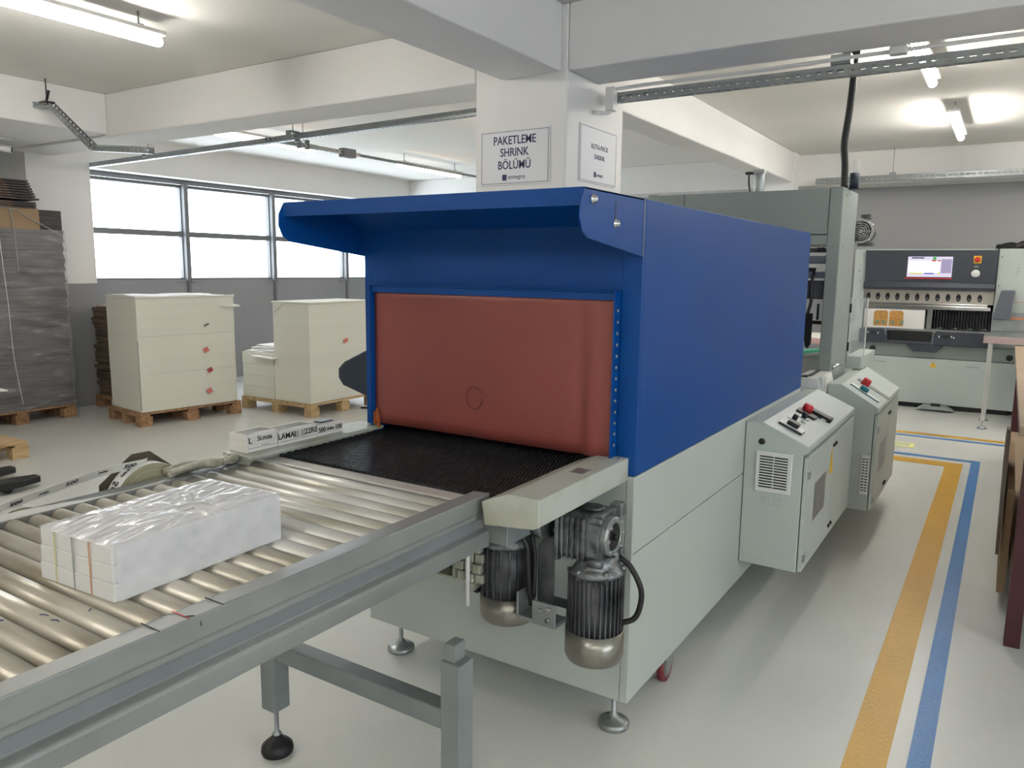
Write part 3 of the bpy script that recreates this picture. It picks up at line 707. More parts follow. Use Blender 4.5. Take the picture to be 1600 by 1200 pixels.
# fan motor on the right side, its fan guard facing the walkway front
b = NB(); lathe(b, (-.872, 5.70, 1.872), [(.001, 0), (.062, .0), (.074, .03), (.074, .16), (.06, .20), (.001, .20)], 1, 24); box(b, -.885, -.83, 5.72, 5.80, 1.955, 1.985); box(b, -.895, -.80, 5.72, 5.82, 1.775, 1.80)
fm = obj('fan_motor', b, MOTOR, t)
b = NB(); lathe(b, (-.872, 5.66, 1.872), [(.080, 0), (.080, .05), (.073, .05), (.073, 0)], 1, 28, closed=True)
for k in range(5):
    rr = .010+.014*k; lathe(b, (-.872, 5.665, 1.872), [(rr, 0), (rr+.004, 0), (rr+.004, .003), (rr, .003)], 1, 24, closed=True)
for k in range(4): cyl(b, (-.872-.075*math.cos(k*PI/4), 5.668, 1.872-.075*math.sin(k*PI/4)), (-.872+.075*math.cos(k*PI/4), 5.668, 1.872+.075*math.sin(k*PI/4)), .002, 6)
obj('fan_guard', b, CHROME, fm)
# bed, acrylic guard, conveyor deck
b = NB(); box(b, -2.16, -1.0, 4.72, 6.6, .12, .90); box(b, -.90, -.87, 4.72, 4.84, .80, .99); obj('bed', b, MACH, t, .005)
b = NB(); prism(b, [(-1.02, .985), (-.89, .985), (-.885, .97), (-.865, .885), (-1.02, .885)], 1, 4.71, 5.10); obj('bed_cover', b, WHITE, t, .004)
b = NB(); box(b, -.905, -.80, 5.64, 6.25, .950, 1.035); obj('guard_box', b, MACH, t, .006)
b = NB(); box(b, -.90, -.895, 5.63, 5.70, .99, 1.3); tube(b, [(-.895, 5.14, 1.005), (-.87, 5.16, 1.02), (-.86, 5.2, 1.015)], .012, 8); obj('guard_latch', b, CHROME, t)
b = NB(); box(b, -.893, -.79, 5.645, 5.651, 1.035, 1.43); gd = obj('acrylic_guard', b, ACRY, t)
b = NB(); box(b, -.793, -.786, 5.640, 5.656, 1.035, 1.43); box(b, -.893, -.886, 5.640, 5.656, 1.035, 1.43); obj('guard_edge', b, WHITE, gd)
b = NB()
for z in (1.10, 1.36): box(b, -.905, -.885, 5.62, 5.64, z-.03, z+.03)
split('hinge', b, BLACK, gd)
b = NB(); tube(b, [(-.975, 4.74, .988), (-.95, 4.80, .993), (-.925, 4.90, 1.012)], .008, 8); box(b, -.99, -.955, 4.72, 4.77, .985, .993); obj('lever', b, BLACK, t)
b = NB(); box(b, -2.05, -1.02, 4.74, 6.5, .90, .955); obj('deck', b, mat('dark_deck', '#53575a', .35, .3), t, .003)
b = NB(); prism(b, [(-1.75, 5.0), (-1.67, 5.0), (-1.10, 6.45), (-1.18, 6.45)], 2, .99, 1.01); obj('green_belt', b, mat('green_belt', '#3f9a7a', .5), t)
b = NB(); box(b, -1.9, -1.3, 6.2, 6.26, 1.06, 1.09); box(b, -1.4, -1.35, 5.9, 5.95, .955, 1.09); box(b, -1.10, -1.05, 5.9, 6.1, .955, 1.02); obj('guide_rail', b, STEEL, t)

t = thing('hanging_cable_hose', 'thick black cable hose hanging from the ceiling to the sealing machine', 'hose', (-.91, 5.2, 2.1))
b = NB(); tube(b, [(-.912, 5.2, 2.114), (-.918, 5.2, 2.25), (-.930, 5.2, 2.38), (-.915, 5.2, 2.56), (-.905, 5.2, 2.75), (-.90, 5.2, 2.95), (-.90, 5.2, ZC)], .021, 14); obj('hose', b, RUBBER, t)
b = NB(); box(b, -.97, -.87, 5.16, 5.24, 2.88, 2.95); obj('hose_clamp', b, BLACK, t, .004)

# pink-edged packing table seen through the frame
t = thing('packing_table', 'white packing table with aluminium rim seen through the sealing frame', 'table', (-1.9, 8.2, 0))
obj('tabletop', box(NB(), -2.5, -1.45, 8.0, 8.9, .90, .945), PAPER, t, .003)
b = NB(); box(b, -2.5, -1.45, 7.97, 8.0, .90, .955); obj('rim', b, mat('pinkish_rim', '#c9a9a6', .4), t)
for (x, y) in ((-2.46, 8.03), (-1.49, 8.03), (-2.46, 8.87), (-1.49, 8.87)): obj('leg', box(NB(), x-.02, x+.02, y-.02, y+.02, 0, .90), WHITE, t)

# ================================================================== PAPER CUTTER
t = thing('paper_cutter', 'big white and slate industrial paper cutter with touch screen', 'machine', (-.8, 10.8, 0))
YC = 10.35
b = NB(); box(b, -1.63, -1.50, YC, 11.25, .06, 1.88); box(b, -.135, 1.1, YC, 11.25, .06, 1.88); box(b, -1.50, -.135, YC+.05, 11.25, 1.45, 1.88); box(b, -1.50, -.135, 11.0, 11.25, .9, 1.45)
obj('body', b, MACH, t, .008)
b = NB(); box(b, -1.63, 1.1, YC-.06, 11.2, .06, .60); obj('base', b, MACH, t, .006)
b = NB(); box(b, -1.60, 1.1, YC-.03, 11.2, .605, .76); obj('base_band', b, MGREY, t, .004)
b = NB(); box(b, -1.6, .1, YC, 11.1, 0, .06); obj('plinth', b, BLACK, t)
b = NB(); prism(b, [(-1.505, 1.865), (-.135, 1.865), (-.145, 1.49), (-1.49, 1.47)], 1, YC-.06, YC+.05); cp = obj('console', b, DARK, t, .006)
b = NB(); prism(b, [(YC-.07, 1.49), (YC-.10, 1.44), (YC-.09, 1.405), (YC+.05, 1.405), (YC+.05, 1.49)], 0, -1.50, -.14); obj('console_lip', b, DARK, cp, .003)
yq = YC-.061
b = NB(); box(b, -1.04, -.577, yq-.006, yq, 1.555, 1.79); sc = obj('touch_screen', b, SCREEN, t)
COLS = [emit('screen_white', '#fbfaff', 0.65), emit('screen_lilac', '#b9aed0', 0.45), emit('screen_blue', '#4338c8', 0.45), emit('screen_yellow', '#e8e27a', 0.50), emit('screen_green', '#4fbf5a', 0.45), emit('screen_red', '#e0605a', 0.45), emit('screen_dark', '#5b5870', 0.30)]
b = NB(); ys_ = yq-.0065
for (x0, x1, z0, z1, mi) in ((-1.03, -.70, 1.60, 1.745, 0), (-.69, -.585, 1.60, 1.76, 1), (-.675, -.61, 1.635, 1.70, 0), (-.86, -.76, 1.59, 1.602, 2), (-1.02, -.88, 1.588, 1.602, 3), (-.72, -.70, 1.59, 1.61, 3), (-.78, -.745, 1.755, 1.785, 4), (-.79, -.745, 1.735, 1.752, 5), (-.73, -.70, 1.735, 1.750, 5), (-1.0, -.87, 1.768, 1.782, 6), (-1.01, -1.0, 1.655, 1.662, 3), (-.99, -.95, 1.655, 1.660, 3)):
    box(b, x0, x1, ys_-.001-.0004*mi, ys_, z0, z1, mi)
obj('screen_graphic', b, COLS, sc)
b = NB(); box(b, -1.06, -.57, yq-.012, yq, 1.533, 1.545); split('red_strip', b, RED, cp)
b = NB(); box(b, -.372, -.295, yq-.006, yq, 1.715, 1.80); sw = obj('main_switch', b, YPL, t, .004)
b = NB(); lathe(b, (-.334, yq-.004, 1.757), [(.001, -.024), (.008, -.024), (.026, -.016), (.030, 0)], 1, 20); obj('switch_knob', b, RED, sw)
b = NB(); lathe(b, (-.340, yq, 1.600), [(.001, -.032), (.036, -.030), (.044, -.018), (.044, 0)], 1, 24); obj('round_button', b, WHITE, t)
b = NB(); text(b, '(O)', .03, basis((-.34, yq-.001, 1.68), (1, 0, 0), (0, 0, 1)), .0005); obj('button_symbol', b, WHITE, t)
# clamp bar with oval holes, knife bar
b = NB(); box(b, -1.50, -.14, YC+.06, YC+.14, 1.245, 1.405); box(b, -1.50, -.14, YC+.05, YC+.062, 1.385, 1.40); cb = obj('clamp_bar', b, mat('satin_clamp_steel', '#cdc8be', .3, .5, var=.15, scale=5), t, .003)
b = NB(); box(b, -1.50, -.16, YC+.03, YC+.10, 1.175, 1.215); box(b, -1.50, -.19, YC+.045, YC+.09, 1.215, 1.245); obj('knife_bar', b, CHROME, t, .003)
for k in range(12):
    x = -1.455 + k*.107
    b = NB(); prism(b, [(x+.024*math.cos(a), 1.316+.044*math.sin(a)) for a in [2*PI*i/16 for i in range(16)]], 1, YC+.055, YC+.062); h = obj('slot_hole', b, BLACK, cb)
    b = NB(); lathe(b, (x, YC+.054, 1.300), [(.001, -.006), (.012, -.006), (.014, 0)], 1, 10); obj('clamp_screw', b, MOTOR, h)
# table, back gauge with fins
b = NB(); box(b, -1.50, -.14, YC-.02, 11.0, .90, .935); box(b, -.14, .9, YC-.45, YC+.1, .935, .96); box(b, -.14, .5, YC-.02, YC, .96, 1.17); obj('steel_table', b, STEEL, t, .003)
b = NB()
for k in range(19):
    x = -.725 + k*.031; box(b, x, x+.007, YC+.17, YC+.30, .937, 1.175)
split('back_gauge_fin', b, MOTORD, t)
b = NB(); box(b, -.74, -.145, YC+.30, YC+.34, .937, 1.175); obj('back_gauge', b, BLACK, t)
b = NB(); box(b, -.80, -.745, YC+.08, YC+.35, .937, 1.175); obj('side_gauge', b, CHROME, t, .003)
for k in range(4):
    b = NB(); x = -.70 + k*.15; tube(b, [(x, YC+.06, .94), (x+.03, YC+.05, .955), (x+.06, YC+.04, .97)], .004, 6); lathe(b, (x+.065, YC+.03, .955), [(.008, 0), (.008, .012)], 2, 8); obj('gauge_lever', b, CHROME, t)
# front apron with hollowed centre
b = NB(); prism(b, [(-1.50, .93), (-1.22, .93), (-1.20, .90), (-1.19, .80), (-.72, .80), (-.71, .90), (-.69, .93), (-.14, .93), (-.14, .765), (-1.50, .765)], 1, YC-.14, YC-.02); ap = obj('apron', b, DARK, t, .008)
b = NB(); box(b, -1.21, -.70, YC-.05, YC-.02, .80, .93); obj('apron_recess', b, BLACK, ap)
b = NB(); tube(b, [(-.705, YC-.145, .77), (-.705, YC-.145, .90), (-.72, YC-.142, .925), (-1.18, YC-.142, .925), (-1.205, YC-.145, .90), (-1.205, YC-.145, .86)], .004, 6); obj('apron_rim', b, STEEL, ap)
b = NB(); prism(b, [(-.98, .765), (-.90, .68), (-.66, .68), (-.58, .765)], 1, YC-.14, YC-.03); obj('apron_belly', b, DARK, ap, .01)
b = NB(); box(b, -.61, -.53, YC-.142, YC-.14, .855, .895); box(b, -1.37, -1.31, YC-.142, YC-.14, .865, .90); split('apron_display', b, BLACK, ap)
b = NB()
for (x, z) in ((-.64, .87), (-.515, .875), (-.49, .865), (-1.40, .885), (-1.29, .88)): box(b, x-.006, x+.006, YC-.146, YC-.14, z-.010, z+.010)
split('apron_button', b, WHITE, ap)
b = NB(); prism(b, [(-.075, 1.42), (.055, 1.42), (.035, 1.10), (-.135, 1.10)], 1, YC-.22, YC); obj('light_curtain_post', b, mat('slate_post', '#5d616b', .5), t, .01)
for (x, z) in ((-1.35, .685), (.07, .66)):
    b = NB(); lathe(b, (x, YC-.03, z), [(.001, -.008), (.018, -.008), (.034, -.004), (.034, 0)], 1, 16); obj('knob', b, BLACK, t)
b = NB(); prism(b, [(-.72, .50), (-.64, .50), (-.68, .565)], 1, YC-.062, YC-.0605); ws = obj('warning_sign', b, YPL, t)
b = NB(); box(b, -.683, -.677, YC-.063, YC-.062, .525, .548); box(b, -.683, -.677, YC-.063, YC-.062, .510, .517); obj('mark', b, BLACK, ws)
b = NB()
for (x0, x1) in ((-1.31, -1.18), (-.34, -.21)): box(b, x0, x1, YC-.062, YC-.0605, .525, .535)
lathe(b, (-.12, YC-.06, .53), [(.001, -.006), (.010, -.005), (.010, 0)], 1, 10); split('vent_mark', b, MGREY, t)
b = NB(); box(b, .05, .08, YC-.002, YC, 1.66, 1.67); box(b, .05, .08, YC-.002, YC, 1.63, 1.64); box(b, .04, .07, YC-.002, YC, 1.60, 1.61)
for (x, z) in ((-.10, 1.79), (-.10, 1.47), (-1.57, 1.62), (-1.55, 1.50)): lathe(b, (x, YC, z), [(.001, -.005), (.010, -.004), (.010, 0)], 1, 8)
split('fastener', b, MGREY, t)
b = NB(); box(b, .02, .6, YC-.006, YC, 1.285, 1.29); box(b, 0, .6, YC-.05, YC, 1.095, 1.12); split('red_strip', b, mat('orange_edge', '#c98a68', .5), t)
b = NB(); prism(b, [(-.80, .02), (-.42, .02), (-.50, .06), (-.74, .06)], 1, YC-.25, YC-.08); pe = obj('foot_pedal', b, MGREY, t, .006)
b = NB(); box(b, -.66, -.56, YC-.2, YC-.12, .06, .085); obj('pedal_plate', b, BLACK, pe, .004)
# paper being cut, with two orange printed pictures
o = obj('cut_paper_stack', box(NB(), -1.48, -.82, YC+.02, YC+.35, .937, 1.165), PAPERW, None, .002)
tag(o, 'white paper block with orange printed cartons lying under the cutter knife', 'paper stack')
b = NB()
for x in (-1.37, -1.20): prism(b, [(x, .96), (x+.155, .96), (x+.155, 1.12), (x+.135, 1.145), (x+.02, 1.145), (x, 1.12)], 1, YC+.0185, YC+.0195)
split('orange_print', b, mat('orange_print', '#c9924a', .6, var=.3, scale=25), o)
b = NB()
for x in (-1.35, -1.28, -1.18, -1.08): box(b, x, x+.04, YC+.0175, YC+.0185, .98, 1.03)
split('print_figure', b, mat('green_print', '#8f9c7a', .6, var=.4, scale=40), o)
# black cloth on the cutter
b = NB(); random.seed(3)
tube(b, [(-.17, 10.44, 1.896), (-.05, 10.42, 1.903), (.08, 10.46, 1.901), (.2, 10.44, 1.918), (.4, 10.44, 1.903)], .02, 10, 6, flat=(.05, .012))
tube(b, [(-.10, 10.46, 1.912), (-.03, 10.47, 1.925), (.03, 10.46, 1.915), (.10, 10.46, 1.945), (.2, 10.46, 1.93), (.42, 10.48, 1.92)], .02, 10, 6, flat=(.04, .02))
tag(obj('crumpled_cloth', b, BLACK, None), 'crumpled black cloth on top of the paper cutter', 'cloth')

# ================================================================== ALUMINIUM TABLE at right
t = thing('aluminium_profile_table', 'aluminium profile side table with slim leg before the cutter', 'table', (.4, 9.5, 0))
def profile(b, x, y, z0, z1, s=.038):
    for a in (-1, 1):
        for c in (-1, 1): box(b, x+a*s*.28-s*.16+ (a*s*.06), x+a*s*.28+s*.16+(a*s*.06), y+c*s*.28-s*.16+(c*s*.06), y+c*s*.28+s*.16+(c*s*.06), z0, z1)
    box(b, x-s*.3, x+s*.3, y-s*.3, y+s*.3, z0, z1)
ALU = mat('anodised_aluminium', '#cfcfcd', .35, .55, var=.05)
for (x, y) in ((-.115, 9.30), (.9, 9.30), (-.115, 9.85), (.9, 9.85)):
    b = NB(); profile(b, x, y, .085, .90); lg = obj('leg', b, ALU, t)
    b = NB(); lathe(b, (x, y, 0), [(.045, 0), (.048, .008), (.020, .026), (.008, .032), (.008, .088)], 2, 18); obj('levelling_foot', b, STEEL, lg)
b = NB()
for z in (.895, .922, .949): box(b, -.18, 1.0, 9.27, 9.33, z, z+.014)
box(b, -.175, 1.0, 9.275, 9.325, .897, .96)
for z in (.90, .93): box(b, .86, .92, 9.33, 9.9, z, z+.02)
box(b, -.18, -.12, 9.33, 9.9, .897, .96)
obj('frame_rail', b, mat('pink_lit_aluminium', '#c9b4b2', .35, .4), t)  # pink light on the aluminium rails is painted into this colour
obj('tabletop', box(NB(), -.17, 1.0, 9.28, 9.89, .963, .968), STEEL, t)

# ================================================================== WORKBENCH at right edge
t = thing('workbench', 'wooden topped workbench with maroon steel legs at the right edge', 'workbench', (.5, 5.8, 0))
obj('benchtop', box(NB(), .085, .95, 3.72, 7.95, .945, .985), BENCHW, t, .004)
for (x, y) in ((.145, 3.85), (.145, 7.82), (.88, 3.85), (.88, 7.82)):
    obj('leg', box(NB(), x-.03, x+.03, y-.04, y+.04, 0, .945), MAROON, t, .003)
b = NB(); box(b, .118, .172, 3.89, 7.78, .19, .24); box(b, .85, .91, 3.89, 7.78, .19, .24); box(b, .118, .172, 3.89, 7.78, .895, .945); box(b, .175, .85, 3.82, 3.88, .19, .24); box(b, .175, .85, 7.80, 7.84, .19, .24); obj('stretcher', b, MAROON, t, .003)
b = NB(); lathe(b, (.115, 3.85, .21), [(.001, -.004), (.008, -.003), (.008, 0)], 0, 10); obj('bolt', b, CHROME, t)
obj('lower_shelf', box(NB(), .12, .9, 3.84, 7.8, .243, .262), BENCHW, t)
def sheet(pts, x0, x1, m, lab, grp=None):
    b = NB(); prism(b, pts, 0, x0, x1); return tag(obj('cardboard_sheet', b, m, None, .002), lab, 'cardboard', grp)
sheet([(4.45, .264), (5.9, .264), (5.9, .76), (4.5, .74)], .180, .200, CARD, 'brown cardboard sheet leaning under the maroon workbench')
sheet([(4.25, .264), (4.4, .30), (4.95, .60), (5.0, .72), (4.8, .80), (4.35, .86), (4.2, .58)], .055, .068, mat('grey_brown_board', '#6b5e54', .8), 'torn grey brown cardboard flap beside the workbench leg')
sheet([(3.95, .264), (6.4, .264), (6.4, .62), (3.95, .60)], .205, .225, CARD, 'wide tan cardboard sheet on the lower workbench shelf')
b = NB(); box(b, .076, .110, 4.3, 5.6, .06, .58); tag(obj('cardboard_box', b, CARD, None, .003), 'tan flattened cardboard box standing on the floor by the workbench', 'cardboard')

# ================================================================== ROLLER CONVEYOR
t = thing('roller_conveyor', 'grey steel roller conveyor feeding the blue tunnel', 'conveyor', (-1.63, .9, 0))
rx0, rx1 = -2.075, -1.245
for k in range(26):
    y = 1.652 - k*.0577
    mm = ROLLW if k < 9 else ROLL
    b = NB(); lathe(b, (rx0, y, .930), [(.018, 0), (.025, .002), (.025, rx1-rx0-.002), (.018, rx1-rx0)], 0, 26); ro = obj('roller', b, mm, t)
    b = NB(); cyl(b, (rx0-.012, y, .930), (rx1+.012, y, .930), .006, 8); obj('axle', b, STEEL, ro)
b = NB(); box(b, rx0, rx1, 1.685, 1.742, .945, .953); obj('bridge_plate', b, ROLLW, t, .002)
def rail(xa, xb, out, yb=1.745, dz=0):
    # C profile: top flange, web, bottom flange, seen from outside
    b = NB(); ya = -.35
    o = xb if out > 0 else xa; i = xa if out > 0 else xb; s = out
    pts = [(i, .968), (o, .972), (o, .925), (o-s*.006, .920), (o-s*.006, .905), (o-s*.020, .898), (o-s*.020, .868), (o-s*.003, .860), (o, .852), (o, .815), (i, .815), (i, .83), (o-s*.030, .835), (o-s*.030, .945), (i, .95)]
    prism(b, [(p, q+dz) for p, q in pts], 1, ya, yb); return b
obj('side_rail', rail(-1.243, -1.185, 1), RAIL, t, .003)
obj('side_rail', rail(-2.130, -2.077, -1, 1.598, -.013), RAIL, t, .003)
b = NB(); box(b, -1.2056, -1.2046, -.3, 1.70, .8685, .8975); obj('rail_web', b, RAILIN, t)
b = NB()
for y in (.73, .86): box(b, -1.24, -1.186, y, y+.002, .9712, .9726)
tube(b, [(-1.20, .79, .972), (-1.19, .80, .9722), (-1.187, .81, .965), (-1.1845, .812, .95)], .0012, 6, 3); obj('pen_mark', b, LABT, t)
b = NB()
for (x, y, l, a) in ((-1.62, .55, .03, 0), (-1.50, .61, .02, 1), (-1.46, .66, .02, .5), (-1.40, .71, .018, 2), (-1.58, .63, .02, 1.2), (-1.42, .665, .018, .2)):
    yc = min((1.652-k*.0577 for k in range(26)), key=lambda q: abs(q-y)); dd = (yc-y); y = yc
    tube(b, [(x, y-.004, .9551), (x+l*.5*math.cos(a), y+.001, .9556), (x+l*math.cos(a), y+.006*math.sin(a), .9552)], .0011, 6, 3)
obj('pen_mark', b, INK, t)
b = NB(); box(b, -1.24, -1.187, .79, .792, .9712, .9724); obj('red_pen_mark', b, RED, t)
for (x, top) in ((-1.915, .82), (-1.172, .82)):
    b = NB(); box(b, x-.032, x+.032, 1.54, 1.604, .16, .55); lg = obj('leg', b, LEG, t, .003)
    b = NB(); box(b, x-.024, x+.010, 1.548, 1.596, .55, .815 if x < -1.5 else .60); obj('inner_tube', b, LEG, lg, .002)
    b = NB(); lathe(b, (x, 1.572, 0), [(.050, 0), (.053, .010), (.050, .026), (.036, .040), (.020, .050), (.016, .062)], 2, 24); obj('rubber_foot', b, RUBBER, lg)
    b = NB(); lathe(b, (x, 1.572, .055), [(.014, 0), (.014, .015), (.008, .018), (.008, .11)], 2, 12); obj('foot_stem', b, STEEL, lg)
b = NB(); box(b, -1.883, -1.205, 1.545, 1.60, .345, .405); obj('crossbar', b, LEG, t, .003)
obj('leg_plate', box(NB(), -2.10, -1.88, 1.55, 1.6, .80, .815), STEEL, t)
for y in (1.33, .955):
    b = NB(); cyl(b, (-2.31, y, .80), (-2.125, y, .80), .012, 12); box(b, -2.14, -2.128, y-.03, y+.03, .78, .90); obj('reel_spindle', b, STEEL, t)

# ================================================================== PACKAGE on the rollers
pc = Vector((-1.524, .975, .956)); rz = math.radians(3.0)
t = thing('wrapped_paper_bundle', 'white paper bundle in shrink film lying on the rollers', 'package', pc, rz)
hx, hy, hh = .122, .212, .108
b = NB()
for k in range(3):
    z0 = .0 + k*hh/3; e = .0015*((k*7) % 3)
    box(b, -hx+e, hx-e, -hy+e, hy-e, z0+.0001, z0+hh/3)
obj('paper', b, PKG, t, .0015, local=True)
# shrink film: wrinkled shell with a vent hole on top
b = NB(); nx, ny = 60, 96; G = []
for i in range(nx+1):
    row = []
    for j in range(ny+1):
        x = (-hx-.001) + (2*hx+.002)*i/nx; y = (-hy-.0005) + (2*hy+.001)*j/ny
        dx_, dy_ = x-.045, y-.035; rr = math.hypot(dx_, dy_)
        ang = math.atan2(dy_, dx_)
        fade = min(1, max(0, (rr-.036)/.03)) * math.exp(-rr/.16)
        wv = math.sin(ang*17+3*math.sin(ang*5)+rr*20)*.0034*fade
        edge = min(1, (hx+.001-abs(x))/.012, (hy+.0005-abs(y))/.012)
        w2 = .0014*math.sin(y*70+x*160+2*math.sin(x*90)) * (1 if rr > .05 else 0)
        row.append(b.verts.new((x, y, hh+.002+(wv+w2+.003)*max(edge, 0))))
    G.append(row)
for i in range(nx):
    for j in range(ny):
        x = -hx+2*hx*(i+.5)/nx; y = -hy+2*hy*(j+.5)/ny
        if math.hypot(x-.045, (y-.035)) < .036: continue
        b.faces.new((G[i][j], G[i+1][j], G[i+1][j+1], G[i][j+1])).smooth = True
def side(pa, pb, nrm, amp, n=64, m=10):
    pa = Vector(pa); pb = Vector(pb); nr = Vector(nrm); R = []
    for i in range(n+1):
        p = pa.lerp(pb, i/n); row = []
        for j in range(m+1):
            z = (hh+.002)*j/m
            a = amp*(math.sin(i*.9+j*1.3)*.5+math.sin(i*.31-j*.7+1)*.6+.6) * math.sin(PI*min(1, (m-j)/m*1.4+.02)/1.4) * math.sin(PI*i/n)**.3
            row.append(b.verts.new((p.x+nr.x*a, p.y+nr.y*a, z)))
        R.append(row)
    for i in range(n):
        for j in range(m): b.faces.new((R[i][j], R[i+1][j], R[i+1][j+1], R[i][j+1])).smooth = True
e = .0012
side((hx+e, -hy+.01, 0), (hx+e, hy, 0), (1, 0, 0), .0028)
side((-hx-e, -hy+.01, 0), (-hx-e, hy, 0), (-1, 0, 0), .0028)
side((-hx, hy+e, 0), (hx, hy+e, 0), (0, 1, 0), .0025)
o = obj('shrink_film', b, SHRNK, t, local=True)
b = NB(); P = [(.045+.037*math.cos(a), .035+.037*math.sin(a), hh+.0045) for a in [2*PI*k/24 for k in range(25)]]; tube(b, P, .0012, 6, 2); obj('vent_hole_rim', b, WHITE, t, local=True)
for x, mm in ((-.065, mat('yellow_band', '#c8c48f', .5)), (-.004, MGREY), (.052, mat('orange_band', '#c08a68', .5))):
    b = NB(); box(b, x-.0016, x+.0016, -hy-.0014, -hy-.0004, .002, hh+.001); box(b, x-.0012, x+.0012, -hy, -hy+.03, hh+.0004, hh+.001); obj('rubber_band', b, mm, t, local=True)
b = NB(); box(b, .040, .0415, .006, .034, hh+.0002, hh+.0006); lathe(b, (.0408, .036, hh), [(.0025, 0), (.0025, .0006)], 2, 8); obj('pin_mark', b, LABT, t, local=True)

# ================================================================== LABEL BUNDLES on the left rail
def bundle(x0, x1, y0, y1, z0, z1, words, lab):
    o = thing('paper_label_bundle', lab, 'paper bundle', ((x0+x1)/2, (y0+y1)/2, z0), 0, 'label bundles on the conveyor side')
    b = NB(); n = 5
    for k in range(n):
        e = random.uniform(0, .0015); box(b, x0+e, x1-e, y0+e, y1-e, z0+(z1-z0)*k/n+.0003, z0+(z1-z0)*(k+1)/n)
    obj('paper', b, PAPERW, o, .001)
    b = NB()
    for (s, yy, zz, sz, mi) in words: text(b, s, sz, basis((x1+.0006, yy, zz), (0, 1, 0), (0, 0, 1)), .0004, .0003, mi, sx=1.0)
    for (yy0, yy1, zz) in ((y0+.01, y1-.01, z0+.012),): box(b, x1, x1+.0006, yy0, yy1, zz, zz+.0015, 1)
    obj('printed_label', b, [LABT, MGREY], o)
    b = NB(); n = 4
    for k in range(n): tube(b, [(x0+.02+k*.018, y0+.01, z1+.001), (x0+.025+k*.017, (y0+y1)/2, z1+.002+.001*k), (x0+.02+k*.016, y1-.01, z1+.001)], .0012, 6, 4)
    obj('string', b, MGREY, o)
    return o
zb = .9835
bundle(-2.165, -2.078, 1.622, 1.755, zb, 1.044, [('5i.mza', 1.70, 1.025, .024, 0), ('L', 1.640, 1.022, .030, 0), ('------', 1.70, 1.003, .016, 1)], 'nearest white label bundle on the conveyor side with handwriting')
bundle(-2.163, -2.076, 1.758, 1.933, zb, 1.034, [('LAMAI', 1.795, 1.014, .028, 0), ('|||| |||', 1.85, 1.014, .026, 1), ('22R0', 1.905, 1.014, .028, 0)], 'middle white label bundle printed with bar marks')
bundle(-2.165, -2.077, 1.936, 2.066, zb, 1.024, [('500', 1.960, 1.006, .024, 0), ('Adet', 2.0, 1.006, .017, 0), ('100', 2.042, 1.006, .024, 0)], 'farthest white label bundle beside the blue tunnel printed 500')
b = NB(); box(b, -2.135, -2.10, 1.975, 2.035, 1.0265, 1.031); tag(obj('label_tag', b, DARK, None, .001), 'dark grey tag lying on the farthest label bundle', 'tag')
# crumpled plastic strips along the rail
b = NB()
for k, (dx_, dz_) in enumerate(((0, 0), (.018, .006), (-.015, .004), (.008, -.004))):
    tube(b, [(-2.12+dx_, 1.36, .966+dz_), (-2.10+dx_, 1.43, .972+dz_+.004*k), (-2.08-dx_*.6, 1.50, .978-dz_), (-2.085+dx_, 1.56, .975+dz_), (-2.10+dx_*.4, 1.592, .970)], .02, 8, 6, flat=(.020-.003*k, .007+.001*k))
tag(obj('plastic_wrapping', b, mat('crumpled_white_plastic', '#b9b7a8', .3, var=.3, scale=30, col2='#8b8874', bump=.4, bscale=50)), 'crumpled dirty white plastic strips lying on the left conveyor rail', 'plastic')

# ================================================================== TAPE REELS
def reel(cy, cz, r, lab, ptext, disc_r, x0=-2.20, wd=.05):
    o = thing('tape_reel', lab, 'tape reel', (x0+.05, cy, cz), 0, 'printed tape reels')
    b = NB(); lathe(b, (x0, cy, cz), [(.035, 0), (r, 0), (r, wd), (.035, wd)], 0, 48, closed=True)
    obj('wound_tape', b, TAPEC, o)
    b = NB()
    for k in range(5): rr = r*.45+k*r*.11; lathe(b, (x0+wd, cy, cz), [(rr, 0), (rr+.0008, 0), (rr+.0008, .0006), (rr, .0006)], 0, 48, closed=True)
    split('winding_line', b, mat('tape_line', '#7f7a60', .7), o)
    P = [(x0+wd/2, cy+(r+.001)*math.cos(a), cz+(r+.001)*math.sin(a)) for a in [math.radians(30+q*5) for q in range(34)]]
    b = NB(); ribbon(b, P, (wd, 0, 0), 2); obj('outer_tape', b, TAPEP, o)
    if disc_r:
        b = NB(); prism(b, [(cy+disc_r*math.cos(math.radians(a)), cz+disc_r*math.sin(math.radians(a))) for a in (22, 78, 100, 150, 205, 265, 320)], 0, x0-.006, x0-.002); obj('card_disc', b, HEXC, o)
    b = NB()
    if ptext:
        for (adeg, s, sz) in ((150, '500', .036), (122, 'Adet', .018)):
            a = math.radians(adeg); p = Vector((x0+wd/2, cy+(r+.0025)*math.cos(a), cz+(r+.0025)*math.sin(a)))
            text(b, s, sz, basis(p, (0, -math.sin(a), math.cos(a)), (-1, 0, 0)) , .0003, .0005)
        obj('printed_text', b, LABT, o)
    else: b.free()
    return o
reel(1.330, .878, .122, 'large printed tape reel with dark card disc beside the wrapped bundle', True, .152)
reel(.955, .862, .095, 'small printed tape reel at the left of the conveyor', False, 0)
o = thing('printed_tape_strip', 'loose white tape strip printed 500 stretched between the two reels', 'tape', (-2.175, 1.1, .95))
A = Vector((-2.175, 1.330+.1245*math.cos(math.radians(100)), .878+.1245*math.sin(math.radians(100)))); B_ = Vector((-2.175, .92, .962))
pts = [A+Vector((0, .02, .002)), A, Vector((-2.175, 1.19, 1.000)), Vector((-2.175, 1.05, .981)), B_, Vector((-2.175, .83, .93))]
b = NB(); ribbon(b, pts, (.028, 0, .030), 8); obj('tape', b, TAPEP, o)
b = NB()
